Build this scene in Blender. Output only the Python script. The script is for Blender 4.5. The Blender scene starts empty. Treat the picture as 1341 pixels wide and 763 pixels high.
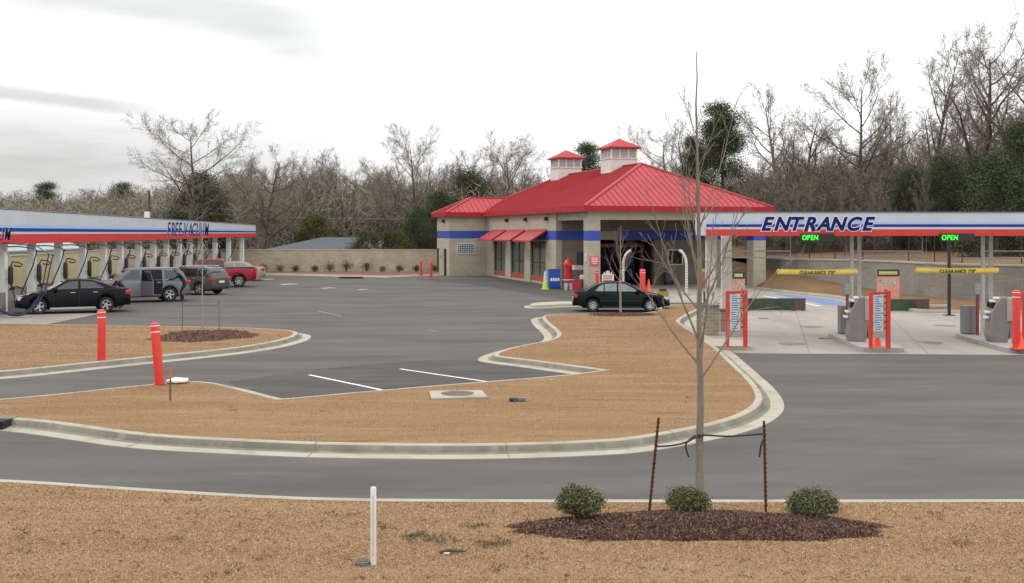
import bpy, bmesh, math, random
import numpy as np
from mathutils import Vector, Matrix
from mathutils.geometry import tessellate_polygon
R = math.radians
PI = math.pi
random.seed(7)
sc = bpy.context.scene
COL = sc.collection
F, H, CX, HY = 1450.0, 3.7, 670.5, 303.0

def G(px, py, z=0.0):
    """the point at height z that is seen at picture position px, py"""
    Y = F*(H-z)/(py-HY)
    return Vector(((px-CX)/F*Y, Y, z))
def at(px, Y, z=0.0):
    return Vector(((px-CX)/F*Y, Y, z))
def zat(py, Y):
    return H-(py-HY)/F*Y

# ---------------------------------------------------------------- materials
MATS = {}
def mat(name, col, rough=0.6, metal=0.0, var=0.0, vscale=3.0, bump=0.0, bscale=20.0, spec=0.5, emit=None, coat=0.0, stretch=(1, 1, 1), col2=None):
    if name in MATS: return MATS[name]
    m = bpy.data.materials.new(name); m.use_nodes = True
    nt = m.node_tree; b = nt.nodes['Principled BSDF']
    b.inputs['Base Color'].default_value = (*col, 1)
    b.inputs['Roughness'].default_value = rough
    b.inputs['Metallic'].default_value = metal
    b.inputs['Specular IOR Level'].default_value = spec
    b.inputs['Coat Weight'].default_value = coat
    if coat: b.inputs['Coat Roughness'].default_value = 0.06
    if emit:
        b.inputs['Emission Color'].default_value = (*emit[0], 1); b.inputs['Emission Strength'].default_value = emit[1]
    tc = nt.nodes.new('ShaderNodeTexCoord'); mp = nt.nodes.new('ShaderNodeMapping'); mp.inputs['Scale'].default_value = stretch
    nt.links.new(tc.outputs['Object'], mp.inputs['Vector'])
    if var > 0 or col2:
        n = nt.nodes.new('ShaderNodeTexNoise'); n.inputs['Scale'].default_value = vscale; n.inputs['Detail'].default_value = 6; n.inputs['Roughness'].default_value = .65
        nt.links.new(mp.outputs[0], n.inputs['Vector'])
        rp = nt.nodes.new('ShaderNodeValToRGB'); rp.color_ramp.elements[0].position = .3; rp.color_ramp.elements[1].position = .7
        c2 = col2 if col2 else tuple(min(1, c*(1+var)) for c in col)
        c1 = col if col2 else tuple(c*(1-var) for c in col)
        rp.color_ramp.elements[0].color = (*c1, 1); rp.color_ramp.elements[1].color = (*c2, 1)
        nt.links.new(n.outputs['Fac'], rp.inputs['Fac']); nt.links.new(rp.outputs['Color'], b.inputs['Base Color'])
    if bump > 0:
        n2 = nt.nodes.new('ShaderNodeTexNoise'); n2.inputs['Scale'].default_value = bscale; n2.inputs['Detail'].default_value = 8
        nt.links.new(mp.outputs[0], n2.inputs['Vector'])
        bp = nt.nodes.new('ShaderNodeBump'); bp.inputs['Strength'].default_value = bump; bp.inputs['Distance'].default_value = .03
        nt.links.new(n2.outputs['Fac'], bp.inputs['Height']); nt.links.new(bp.outputs['Normal'], b.inputs['Normal'])
    MATS[name] = m
    return m

def layered(name, cols, rough=.95, bump=.5, bdist=.03, spec=.2):
    """cols: first is the base colour; then (colour, noise scale, stretch, lo, hi, strength)"""
    m = bpy.data.materials.new(name); m.use_nodes = True
    nt = m.node_tree; b = nt.nodes['Principled BSDF']; L = nt.links
    b.inputs['Roughness'].default_value = rough; b.inputs['Specular IOR Level'].default_value = spec
    tc = nt.nodes.new('ShaderNodeTexCoord')
    prev = nt.nodes.new('ShaderNodeRGB'); prev.outputs[0].default_value = (*cols[0], 1); out = prev.outputs[0]
    last = None
    for i, (c, s, st, lo, hi, k) in enumerate(cols[1:]):
        mp = nt.nodes.new('ShaderNodeMapping'); mp.inputs['Scale'].default_value = st; mp.inputs['Location'].default_value = (i*7.3, i*3.1, 0)
        L.new(tc.outputs['Object'], mp.inputs['Vector'])
        n = nt.nodes.new('ShaderNodeTexNoise'); n.inputs['Scale'].default_value = s; n.inputs['Detail'].default_value = 7; n.inputs['Roughness'].default_value = .62
        L.new(mp.outputs[0], n.inputs['Vector'])
        mr = nt.nodes.new('ShaderNodeMapRange'); mr.inputs['From Min'].default_value = lo; mr.inputs['From Max'].default_value = hi; mr.inputs['To Max'].default_value = k
        L.new(n.outputs['Fac'], mr.inputs['Value'])
        mx = nt.nodes.new('ShaderNodeMix'); mx.data_type = 'RGBA'
        L.new(mr.outputs[0], mx.inputs['Factor']); L.new(out, mx.inputs[6]); mx.inputs[7].default_value = (*c, 1)
        out = mx.outputs[2]; last = n
    L.new(out, b.inputs['Base Color'])
    if bump:
        bp = nt.nodes.new('ShaderNodeBump'); bp.inputs['Strength'].default_value = bump; bp.inputs['Distance'].default_value = bdist
        L.new(last.outputs['Fac'], bp.inputs['Height']); L.new(bp.outputs['Normal'], b.inputs['Normal'])
    MATS[name] = m
    return m

def block_mat(name, c1, c2, cm, bw=.4, bh=.2, mort=.012, bump=.35, stain=.25):
    m = bpy.data.materials.new(name); m.use_nodes = True
    nt = m.node_tree; b = nt.nodes['Principled BSDF']; L = nt.links
    b.inputs['Roughness'].default_value = .92; b.inputs['Specular IOR Level'].default_value = .2
    tc = nt.nodes.new('ShaderNodeTexCoord'); sp = nt.nodes.new('ShaderNodeSeparateXYZ'); L.new(tc.outputs['Object'], sp.inputs[0])
    ad = nt.nodes.new('ShaderNodeMath'); L.new(sp.outputs[0], ad.inputs[0]); L.new(sp.outputs[1], ad.inputs[1])
    cb = nt.nodes.new('ShaderNodeCombineXYZ'); L.new(ad.outputs[0], cb.inputs[0]); L.new(sp.outputs[2], cb.inputs[1])
    br = nt.nodes.new('ShaderNodeTexBrick'); L.new(cb.outputs[0], br.inputs['Vector'])
    br.inputs['Scale'].default_value = 1; br.inputs['Brick Width'].default_value = bw; br.inputs['Row Height'].default_value = bh
    br.inputs['Mortar Size'].default_value = mort; br.inputs['Mortar Smooth'].default_value = .3
    br.inputs['Color1'].default_value = (*c1, 1); br.inputs['Color2'].default_value = (*c2, 1); br.inputs['Mortar'].default_value = (*cm, 1)
    n = nt.nodes.new('ShaderNodeTexNoise'); n.inputs['Scale'].default_value = .8; n.inputs['Detail'].default_value = 8; L.new(tc.outputs['Object'], n.inputs['Vector'])
    mr = nt.nodes.new('ShaderNodeMapRange'); mr.inputs['From Min'].default_value = .35; mr.inputs['From Max'].default_value = .7; mr.inputs['To Max'].default_value = stain
    L.new(n.outputs['Fac'], mr.inputs['Value'])
    mx = nt.nodes.new('ShaderNodeMix'); mx.data_type = 'RGBA'; mx.blend_type = 'MULTIPLY'
    L.new(mr.outputs[0], mx.inputs['Factor']); L.new(br.outputs['Color'], mx.inputs[6]); mx.inputs[7].default_value = (.55, .5, .43, 1)
    L.new(mx.outputs[2], b.inputs['Base Color'])
    bp = nt.nodes.new('ShaderNodeBump'); bp.inputs['Strength'].default_value = bump; bp.inputs['Distance'].default_value = .01
    iv = nt.nodes.new('ShaderNodeMath'); iv.operation = 'SUBTRACT'; iv.inputs[0].default_value = 1; L.new(br.outputs['Fac'], iv.inputs[1])
    L.new(iv.outputs[0], bp.inputs['Height']); L.new(bp.outputs['Normal'], b.inputs['Normal'])
    MATS[name] = m
    return m

# ---------------------------------------------------------------- mesh helpers
class MB:
    def __init__(s): s.v = []; s.f = []; s.m = []; s.mi = 0
    def add(s, vs, fs):
        o = len(s.v); s.v += [tuple(v) for v in vs]; s.f += [tuple(i+o for i in f) for f in fs]; s.m += [s.mi]*len(fs); return s
    def box(s, x0, x1, y0, y1, z0, z1):
        return s.add([(x0, y0, z0), (x1, y0, z0), (x1, y1, z0), (x0, y1, z0), (x0, y0, z1), (x1, y0, z1), (x1, y1, z1), (x0, y1, z1)],
                     [(0, 3, 2, 1), (4, 5, 6, 7), (0, 1, 5, 4), (1, 2, 6, 5), (2, 3, 7, 6), (3, 0, 4, 7)])
    def cyl(s, x, y, z0, z1, r, r2=None, n=16):
        return s.lathe(x, y, [(0, z0), (r, z0), (r if r2 is None else r2, z1), (0, z1)], n)
    def lathe(s, x, y, prof, n=16):
        vs = []; fs = []
        for (r, z) in prof:
            for k in range(n):
                a = 2*PI*k/n; vs.append((x+max(r, 1e-4)*math.cos(a), y+max(r, 1e-4)*math.sin(a), z))
        for i in range(len(prof)-1):
            for k in range(n):
                k2 = (k+1) % n; fs.append((i*n+k, i*n+k2, (i+1)*n+k2, (i+1)*n+k))
        return s.add(vs, fs)
    def tube(s, pts, r, n=8, caps=True):
        pts = [Vector(p) for p in pts]
        rs = r if isinstance(r, (list, tuple)) else [r]*len(pts)
        vs = []; fs = []; up = None
        for i, p in enumerate(pts):
            d = (pts[min(i+1, len(pts)-1)]-pts[max(i-1, 0)]).normalized()
            if up is None: up = d.cross(Vector((0.3, 1, 0.2))).normalized()
            up = (up-d*up.dot(d)).normalized(); w = d.cross(up)
            for k in range(n):
                a = 2*PI*k/n; vs.append(p+(up*math.cos(a)+w*math.sin(a))*rs[i])
        for i in range(len(pts)-1):
            for k in range(n):
                k2 = (k+1) % n; fs.append((i*n+k, i*n+k2, (i+1)*n+k2, (i+1)*n+k))
        if caps:
            fs.append(tuple(range(n))[::-1]); fs.append(tuple((len(pts)-1)*n+k for k in range(n)))
        return s.add(vs, fs)
    def prism(s, poly, axis, a, b):
        """poly in the two other axes, extruded along axis from a to b"""
        n = len(poly)
        def mk(p, t): return (t, p[0], p[1]) if axis == 'x' else ((p[0], t, p[1]) if axis == 'y' else (p[0], p[1], t))
        vs = [mk(p, a) for p in poly]+[mk(p, b) for p in poly]
        return s.add(vs, [tuple(range(n))[::-1], tuple(range(n, 2*n))]+[(i, (i+1) % n, n+(i+1) % n, n+i) for i in range(n)])
    def xf(s, M):
        s.v = [tuple(M @ Vector(v)) for v in s.v]; return s
    def build(s, name, m, parent=None, smooth=False, bevel=0, angle=35, loc=None, rotz=0):
        me = bpy.data.meshes.new(name); me.from_pydata(s.v, [], s.f)
        ms = m if isinstance(m, (list, tuple)) else [m]
        for x in ms: me.materials.append(x)
        if len(ms) > 1: me.polygons.foreach_set('material_index', s.m)
        if bevel or True:
            bm = bmesh.new(); bm.from_mesh(me); bmesh.ops.recalc_face_normals(bm, faces=bm.faces)
            if bevel:
                es = [e for e in bm.edges if len(e.link_faces) == 2 and e.calc_face_angle(0) > R(30)]
                bmesh.ops.bevel(bm, geom=es, offset=bevel, segments=2, affect='EDGES', profile=.6)
            bm.to_mesh(me); bm.free()
        if smooth:
            me.polygons.foreach_set('use_smooth', [True]*len(me.polygons)); me.set_sharp_from_angle(angle=R(angle))
        me.update()
        o = bpy.data.objects.new(name, me); COL.objects.link(o)
        if parent: o.parent = parent
        if loc is not None: o.location = loc
        o.rotation_euler.z = rotz
        return o

def tag(o, label=None, cat=None, group=None, kind=None):
    if label: o['label'] = label
    if cat: o['category'] = cat
    if group: o['group'] = group
    if kind: o['kind'] = kind
    return o
def thing(name, label, cat, loc=(0, 0, 0), rz=0, group=None):
    o = bpy.data.objects.new(name, None); COL.objects.link(o); o.location = loc; o.rotation_euler.z = rz
    o.empty_display_size = .2
    return tag(o, label, cat, group)
def struct(o): o['kind'] = 'structure'; return o
def copy_tree(o, parent=None):
    c = o.copy(); COL.objects.link(c); c.parent = parent
    for ch in list(o.children): copy_tree(ch, c)
    return c

def np_mesh(name, V, Fq, m, mi=None, smooth=False):
    """V (n,3), Fq (k,3 or 4) -> mesh data"""
    me = bpy.data.meshes.new(name); k = Fq.shape[1]
    me.vertices.add(len(V)); me.vertices.foreach_set('co', V.astype(np.float32).ravel())
    me.loops.add(len(Fq)*k); me.loops.foreach_set('vertex_index', Fq.astype(np.int32).ravel())
    me.polygons.add(len(Fq)); me.polygons.foreach_set('loop_start', np.arange(0, len(Fq)*k, k, dtype=np.int32))
    for x in (m if isinstance(m, (list, tuple)) else [m]): me.materials.append(x)
    if mi is not None: me.polygons.foreach_set('material_index', mi.astype(np.int32))
    me.update(calc_edges=True)
    if smooth: me.polygons.foreach_set('use_smooth', [True]*len(Fq))
    return me
def link(name, me, parent=None, loc=(0, 0, 0)):
    o = bpy.data.objects.new(name, me); COL.objects.link(o); o.location = loc
    if parent: o.parent = parent
    return o

def text_mesh(txt, size, depth=.006, shear=0, offset=0, width=None, spacing=1.0, gap=.10):
    """each letter is laid out on its own and set a hair in front of its neighbour"""
    def glyph(c, off):
        cu = bpy.data.curves.new('txt', 'FONT'); cu.body = c; cu.size = size; cu.extrude = depth; cu.shear = shear; cu.offset = off
        o = bpy.data.objects.new('txt', cu); COL.objects.link(o); dg = bpy.context.evaluated_depsgraph_get(); dg.update(); me = bpy.data.meshes.new_from_object(o.evaluated_get(dg))
        bpy.data.objects.remove(o); bpy.data.curves.remove(cu); co = np.zeros(len(me.vertices)*3, dtype=np.float32); me.vertices.foreach_get('co', co)
        fs = [tuple(p.vertices) for p in me.polygons]; bpy.data.meshes.remove(me); return co.reshape(-1, 3), fs
    x = 0; V_ = []; F_ = []; n = 0; hi = 0
    for i, c in enumerate(txt):
        if c == ' ': x += size*.35; continue
        base, _ = glyph(c, 0); x0, x1 = base[:, 0].min(), base[:, 0].max(); hi = max(hi, base[:, 1].max())
        co, fs = glyph(c, offset) if offset else (base, _)
        slope = shear*size*.0; co = co.copy(); co[:, 0] += x-x0; co[:, 2] += (i % 3)*.0012; V_.append(co); F_ += [tuple(q+n for q in f) for f in fs]; n += len(co)
        x += (x1-x0)+(gap-shear*.42)*size
    V_ = np.concatenate(V_); tot = x-(gap-shear*.42)*size; V_[:, 0] -= tot/2; V_[:, 1] -= hi/2
    if width: V_[:, 0] *= width/tot
    me = bpy.data.meshes.new('lettering'); me.from_pydata([tuple(map(float, v_)) for v_ in V_], [], F_); me.update()
    return me
def lettering(name, txt, size, m, parent, loc, rot=(R(90), 0, 0), **k):
    me = text_mesh(txt, size, **k); me.materials.clear(); me.materials.append(m)
    o = link(name, me, parent, loc); o.rotation_euler = rot
    return o

# ---------------------------------------------------------------- palette
M_asph = layered('asphalt', [(0.112, 0.103, 0.095), ((0.085, 0.078, 0.073), .16, (1, 2.6, 1), .42, .66, .95), ((0.143, 0.132, 0.120), .4, (.5, 1.8, 1), .48, .72, .7), ((0.057, 0.054, 0.050), 1.1, (.35, 2.2, 1), .60, .76, .55), ((0.194, 0.178, 0.160), 60, (1, 1, 1), .5, .75, .4)], rough=.95, bump=.25, bdist=.01, spec=.08)
M_asph_new = layered('newer asphalt', [(0.087, 0.081, 0.077), ((0.063, 0.059, 0.057), .5, (.6, 2.4, 1), .4, .65, .9), ((0.115, 0.107, 0.099), 1.1, (.5, 1.6, 1), .5, .75, .7), ((0.166, 0.153, 0.140), 60, (1, 1, 1), .5, .75, .4)], rough=.95, bump=.25, bdist=.01, spec=.08)
M_grass = layered('dormant grass', [(0.249, 0.154, 0.084), ((0.208, 0.119, 0.062), .3, (.5, 1.8, 1), .4, .65, .85), ((0.288, 0.193, 0.113), .7, (.4, 2, 1), .48, .7, .8), ((0.152, 0.094, 0.049), 1.3, (.4, 3, 1), .56, .70, .8), ((0.130, 0.108, 0.050), .8, (.4, 2.6, 1), .62, .74, .75), ((0.180, 0.108, 0.057), 26, (.6, 1.5, 1), .45, .75, .35)], rough=1, bump=.22, bdist=.05, spec=.05)
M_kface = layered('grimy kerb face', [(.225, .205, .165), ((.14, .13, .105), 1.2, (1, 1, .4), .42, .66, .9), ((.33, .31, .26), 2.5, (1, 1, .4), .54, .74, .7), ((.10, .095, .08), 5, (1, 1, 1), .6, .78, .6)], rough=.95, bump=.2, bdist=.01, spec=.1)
M_conc = layered('pale concrete', [(0.378, 0.348, 0.277), ((0.299, 0.270, 0.214), .7, (1, 1, 1), .42, .7, .8), ((0.176, 0.161, 0.134), 2.2, (.6, .6, 3), .54, .74, .75), ((0.440, 0.409, 0.336), 40, (1, 1, 1), .5, .8, .4)], rough=.9, bump=.2, bdist=.01)
M_pad = layered('drive concrete', [(0.315, 0.283, 0.245), ((0.230, 0.207, 0.182), .25, (2, .6, 1), .42, .68, .85), ((0.187, 0.170, 0.154), .5, (.5, 1.6, 1), .58, .8, .6), ((0.425, 0.389, 0.348), 30, (1, 1, 1), .5, .8, .3)], rough=.85, bump=.15, bdist=.01)
M_mulch = layered('bark mulch', [(.10, .050, .038), ((.19, .10, .07), 9, (1, 1, 1), .45, .65, .9), ((.03, .016, .012), 14, (1, 1, 1), .5, .65, .9), ((.24, .15, .10), 38, (1, 1, 1), .58, .7, .8)], rough=1, bump=1, bdist=.06)
M_soil = layered('woodland floor', [(.17, .105, .06), ((.10, .065, .04), .3, (1, 1, 1), .4, .7, .9), ((.23, .15, .085), 2, (1, 1, 1), .5, .75, .7)], rough=1, bump=.6, bdist=.1)
M_hill = layered('dry grass slope', [(0.198, 0.125, 0.067), ((0.154, 0.096, 0.052), .3, (1, 1, 1), .4, .7, .9), ((0.132, 0.087, 0.043), 1.8, (1, 1, 1), .5, .75, .6), ((0.237, 0.162, 0.096), 16, (1, 1, 1), .5, .75, .6)], rough=1, bump=.8, bdist=.05, spec=.05)
M_block = block_mat('tan split block', (.44, .40, .315), (.385, .345, .275), (.46, .425, .35))
M_inner = block_mat('shade darkened porch block', (.23, .20, .16), (.19, .165, .135), (.24, .215, .18))  # tan block in a darker copy; the porch shade is put into its colour
M_pwall = block_mat('perimeter block', (0.502, 0.439, 0.336), (0.427, 0.370, 0.280), (0.479, 0.427, 0.325), stain=.45)
M_cream = block_mat('cream block', (.56, .48, .27), (.53, .45, .25), (.55, .48, .29), stain=.2)
M_retain = block_mat('grey retaining block', (0.285, 0.265, 0.233), (0.242, 0.228, 0.202), (0.209, 0.195, 0.176), bw=.3, bh=.12, mort=.008, bump=.2, stain=.5)
M_stone = block_mat('stone veneer', (.34, .29, .22), (.24, .205, .16), (.38, .35, .3), bw=.25, bh=.12, mort=.015, bump=.8)
M_blue = mat('blue band paint', (.030, .065, .36), .6, var=.12)
M_roof = mat('red metal roof', (.37, .041, .047), .5, var=.10, vscale=.7, spec=.18, stretch=(1, 1, .3))
M_fasr = mat('red fascia', (.36, .022, .028), .45, var=.08, spec=.2)
M_white = mat('white sheet metal', (0.533, 0.566, 0.593), .4, var=.06, vscale=.8)
M_trim = mat('off white paint', (.62, .61, .565), .6, var=.1)
M_navy = mat('navy vinyl', (.018, .045, .28), .6, spec=.15)
M_navyt = mat('dark navy letters', (.008, .018, .13), .6, spec=.12)
M_lblue = mat('light blue vinyl', (.36, .52, .76), .4)
M_sred = mat('red vinyl', (.58, .035, .03), .4, var=.12)
M_wlet = mat('white letters', (.8, .8, .82), .4)
M_bollard = mat('red bollard sleeve', (.66, .032, .022), .45, var=.1, vscale=5)
M_orange = mat('orange plastic', (.85, .10, .03), .5)
M_refl = mat('white tape', (.75, .72, .7), .4)
M_grey = mat('grey painted steel', (.20, .185, .17), .45, var=.12)
M_dgrey = mat('dark grey steel', (.07, .07, .072), .5, var=.15)
M_galv = mat('galvanised steel', (.42, .41, .39), .6, .1, var=.12)
M_black = mat('black plastic', (.018, .018, .02), .45)
M_rubber = mat('tyre rubber', (.016, .016, .017), .85, bump=.3, bscale=60)
M_hose = mat('blue black hose', (.02, .022, .07), .4)
M_yellow = mat('yellow tube', (.86, .64, .13), .45, var=.1)
M_rust = layered('rusted steel', [(.085, .03, .02), ((.16, .055, .03), 12, (1, 1, 1), .4, .7, .9), ((.03, .015, .012), 30, (1, 1, 1), .5, .7, .8)], rough=.95, bump=.5, bdist=.01)
M_glass = mat('shopfront glass', (.085, .105, .09), .08, var=.45, vscale=.5, spec=.6)
M_cglass = mat('dark car glass', (.012, .014, .016), .04, spec=.8)
M_cglass2 = mat('clear car glass', (.16, .20, .19), .05, spec=.8, var=.4, vscale=2)
M_brown = mat('dark bronze frame', (.05, .022, .018), .5)
M_rim = mat('alloy rim', (.55, .55, .56), .28, .8)
M_tail = mat('red lamp lens', (.55, .015, .02), .15, coat=1)
M_lens = mat('clear lamp lens', (.6, .6, .6), .1, coat=1)
M_plate = mat('number plate', (.7, .7, .68), .4)
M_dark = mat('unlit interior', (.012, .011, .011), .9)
M_wood = mat('weathered pole wood', (.10, .08, .065), .9, var=.3, stretch=(8, 8, .6))
M_paint = mat('road marking paint', (.68, .67, .64), .8, var=.18, vscale=4)
M_ada = mat('blue marking paint', (.12, .18, .32), .8, var=.25, vscale=2)
M_iron = mat('cast iron', (.10, .075, .06), .8, var=.3, bump=.4, bscale=40)
# ================================================================ ground
def chaikin(pts, n=2, closed=True):
    for _ in range(n):
        q = []; L = len(pts)
        for i in range(L if closed else L-1):
            a, b = pts[i], pts[(i+1) % L]
            q.append((a[0]*.75+b[0]*.25, a[1]*.75+b[1]*.25)); q.append((a[0]*.25+b[0]*.75, a[1]*.25+b[1]*.75))
        if not closed: q = [pts[0]]+q+[pts[-1]]
        pts = q
    return pts
def area(p): return sum(p[i][0]*p[(i+1) % len(p)][1]-p[(i+1) % len(p)][0]*p[i][1] for i in range(len(p)))/2
def sheet(name, pts, z, m):
    vs = [Vector((p[0], p[1], z)) for p in pts]
    tris = tessellate_polygon([vs]); mb = MB(); mb.add(vs, tris)
    o = mb.build(name, m)
    # faces up
    me = o.data
    if sum(p.normal.z*p.area for p in me.polygons) < 0: me.flip_normals()
    return o
def offset(pts, d):
    n = len(pts); s = 1 if area(pts) > 0 else -1; out = []
    for i in range(n):
        a, b, c = Vector(pts[i-1]), Vector(pts[i]), Vector(pts[(i+1) % n])
        e1 = (b-a).normalized(); e2 = (c-b).normalized()
        n1 = Vector((e1.y, -e1.x))*s; n2 = Vector((e2.y, -e2.x))*s
        m = (n1+n2)
        if m.length < 1e-4: m = n1
        m.normalize(); k = min(1/max(m.dot(n1), .35), 1.8)
        out.append((b.x+m.x*d*k, b.y+m.y*d*k))
    return out
def kerb(name, pts, prof, m, closed=True):
    rings = [offset(pts, d) for d, z in prof]; mb = MB(); n = len(pts); vs = []; fs = []
    for (d, z), rg in zip(prof, rings): vs += [(x, y, z) for x, y in rg]
    for j in range(len(prof)-1):
        for i in range(n if closed else n-1):
            i2 = (i+1) % n; fs.append((j*n+i, j*n+i2, (j+1)*n+i2, (j+1)*n+i))
    mb.add(vs, fs)
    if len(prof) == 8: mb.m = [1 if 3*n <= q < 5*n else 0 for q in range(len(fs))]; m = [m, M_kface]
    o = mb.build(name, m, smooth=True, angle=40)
    return o
PROF = [(-.02, .10), (-.02, .152), (.10, .15), (.13, .135), (.18, .04), (.30, .026), (.58, .014), (.585, -.02)]
def island(name, pix, sharp=(), z=.15, jn=None):
    w = []
    for i, (a, b) in enumerate(pix):
        p = G(a, b, z); w.append((p.x, p.y))
        if i in sharp: w += [(p.x, p.y)]*2
    w = chaikin(w, 2)
    # drop coincident points
    q = []
    for p in w:
        if not q or (Vector(p)-Vector(q[-1])).length > .02: q.append(p)
    if (Vector(q[0])-Vector(q[-1])).length < .02: q.pop()
    g = struct(sheet(name, q, z-.004, M_grass))
    k = struct(kerb('kerb', q, PROF, M_conc))
    # construction joints of the kerb, one every three metres
    mb = MB(); acc = 0; n = len(q); s = 1 if area(q) > 0 else -1
    for i in range(n):
        a, b = Vector(q[i]), Vector(q[(i+1) % n]); d = (b-a); acc += d.length
        if acc > 3.0 and d.length > .03:
            acc = 0; e = d.normalized(); nn = Vector((e.y, -e.x))*s
            for (d0, z0), (d1, z1) in zip(PROF[1:-2], PROF[2:-1]):
                p0 = a+nn*d0; p1 = a+nn*d1; h = e*.007
                mb.add([(p0.x-h.x, p0.y-h.y, z0+.003), (p0.x+h.x, p0.y+h.y, z0+.003), (p1.x+h.x, p1.y+h.y, z1+.003), (p1.x-h.x, p1.y-h.y, z1+.003)], [(0, 1, 2, 3)])
    if mb.v: struct(mb.build('kerb_joints', M_joint))
    return q
M_joint = mat('dark joint grime', (.16, .145, .12), .95)  # plain dark tone for joint lines and the drain slab

struct(MB().add([(-900, -60, -.06), (900, -60, -.06), (900, 1500, -.06), (-900, 1500, -.06)], [(0, 1, 2, 3)]).build('ground', M_soil))
# the sealed lot
lot = [(-60, 9), (62, 9), (62, 53), (30, 56), (18, 80), (2, 101), (-36.5, 101), (-33.4, 60), (-60, 60)]
struct(sheet('parking_lot', lot, 0, M_asph))

islA_pix = [(-160, 540), (-60, 541), (14, 546), (63, 550), (123, 558), (201, 569), (346, 576), (420, 579), (577, 581), (675, 580), (760, 577), (820, 573.5), (882, 563),
    (936, 552.5), (972, 540), (989.5, 527.5), (991, 515), (979, 497), (954, 474), (936, 456), (918, 443), (889, 424), (884, 419), (900, 410), (922, 399), (874, 398), (866, 409.5), (780, 410.5),
    (712, 411), (716, 420), (735, 434), (734, 441), (721, 446), (695, 450.5), (669, 456), (654, 461.5), (651, 465), (662, 467), (695, 470.5), (751, 478), (798, 484), (757, 490), (700, 495), (636, 500),
    (501, 511), (380, 522), (362, 523), (330, 515), (283, 502.6), (267, 500.5), (245, 499), (205, 503), (157, 507.5), (63, 518), (-160, 536)]
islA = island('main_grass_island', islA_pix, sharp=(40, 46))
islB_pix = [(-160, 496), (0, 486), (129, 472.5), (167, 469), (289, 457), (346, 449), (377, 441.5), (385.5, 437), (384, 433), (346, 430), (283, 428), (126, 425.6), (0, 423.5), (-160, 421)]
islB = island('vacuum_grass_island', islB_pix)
# front verge: edge seen from its grass side
ver_pix = [(-200, 624), (0, 629.5), (172, 641.5), (325, 651), (443, 655.5), (660, 657), (900, 657.2), (1341, 657), (1700, 655)]
vw = [tuple(G(a, b, .15).xy) for a, b in ver_pix]
vw = chaikin(vw, 2, closed=False)
verge = vw+[(24, 3), (24, -20), (-24, -20), (-24, 3)]
struct(sheet('front_verge', verge, .146, M_grass))
if True:
    # open kerb along the road side of the verge
    n = len(vw); mb = MB(); prev = None
    pr = [(-.02, .10), (-.02, .152), (.13, .152), (.16, .135), (.19, .03), (.5, .012), (.505, -.02)]
    vs = []; fs = []
    for j, (d, z) in enumerate(pr):
        for i, p in enumerate(vw):
            a = Vector(vw[max(i-1, 0)]); b = Vector(vw[min(i+1, n-1)]); e = (b-a).normalized(); nn = Vector((-e.y, e.x))
            vs.append((p[0]+nn.x*d, p[1]+nn.y*d, z))
    for j in range(len(pr)-1):
        for i in range(n-1): fs.append((j*n+i, j*n+i+1, (j+1)*n+i+1, (j+1)*n+i))
    mb.add(vs, fs); struct(mb.build('kerb', M_conc, smooth=True, angle=40))

# newer, darker asphalt and the concrete drives, each a few millimetres up
def psheet(name, pix, z, m, sm=0):
    w = [tuple(G(a, b, 0).xy) for a, b in pix]
    if sm: w = chaikin(w, sm)
    return struct(sheet(name, w, z, m))
psheet('stall_asphalt', [(300, 500), (395, 486), (470, 478), (560, 472), (640, 471), (720, 486), (780, 490), (757, 497), (500, 518), (380, 530), (330, 522)], .004, M_asph_new)
psheet('building_apron_asphalt', [(588, 364.8), (640, 364.5), (690, 370), (728, 377), (766, 385), (768, 396), (720, 389), (690, 384), (650, 377), (610, 371), (560, 368), (540, 364.5)], .004, M_asph_new, 1)
if False: psheet('entrance_asphalt', [(985, 463.5), (1200, 464), (1600, 466), (1700, 520), (1350, 500), (1180, 486), (1060, 500), (1020, 495)], .004, M_asph_new, 1)
pad = [tuple(G(a, b).xy) for a, b in [(925, 441), (903, 425), (897, 417), (905, 409), (945, 397), (876, 396), (872, 392), (786, 386)]]
u = Vector((math.cos(R(16.15)), math.sin(R(16.15)))); v = Vector((-u.y, u.x)); P0 = Vector(G(770, 380.5).xy)
def bl(x, y, z=0): q = P0+u*x+v*y; return Vector((q.x, q.y, z))
pad += [tuple(bl(.9, .5).xy), tuple(bl(.9, 6.2).xy), tuple(bl(12.4, 6.2).xy), (16.2, 76), (15.8, 71), (17.1, 65.4), (18.1, 62.8), (18.4, 59.5), (18, 55), (18.8, 50.9), (22.8, 49.3), (45, 48)]
pad += [tuple(G(a, b).xy) for a, b in [(2300, 463), (1341, 465), (980, 463), (962, 462)]]
struct(sheet('concrete_drive', pad, .008, M_pad))
psheet('vacuum_apron', [(-160, 417), (-160, 424), (0, 425), (60, 425), (135, 410), (60, 411), (0, 412)], .008, M_pad)
# joints in the drive
mb = MB()
for (a, b), (c, d) in [((1000, 440), (1600, 441)), ((960, 420), (1600, 419)), ((1060, 462.5), (1040, 402)), ((1215, 463), (1160, 410))]:
    p, q = G(a, b), G(c, d); e = (q-p).normalized(); nn = Vector((e.y, -e.x, 0))*.012
    mb.add([(p-nn).xy[:]+(.0115,), (p+nn).xy[:]+(.0115,), (q+nn).xy[:]+(.0115,), (q-nn).xy[:]+(.0115,)], [(0, 1, 2, 3)])
struct(mb.build('drive_joints', M_joint))
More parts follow.
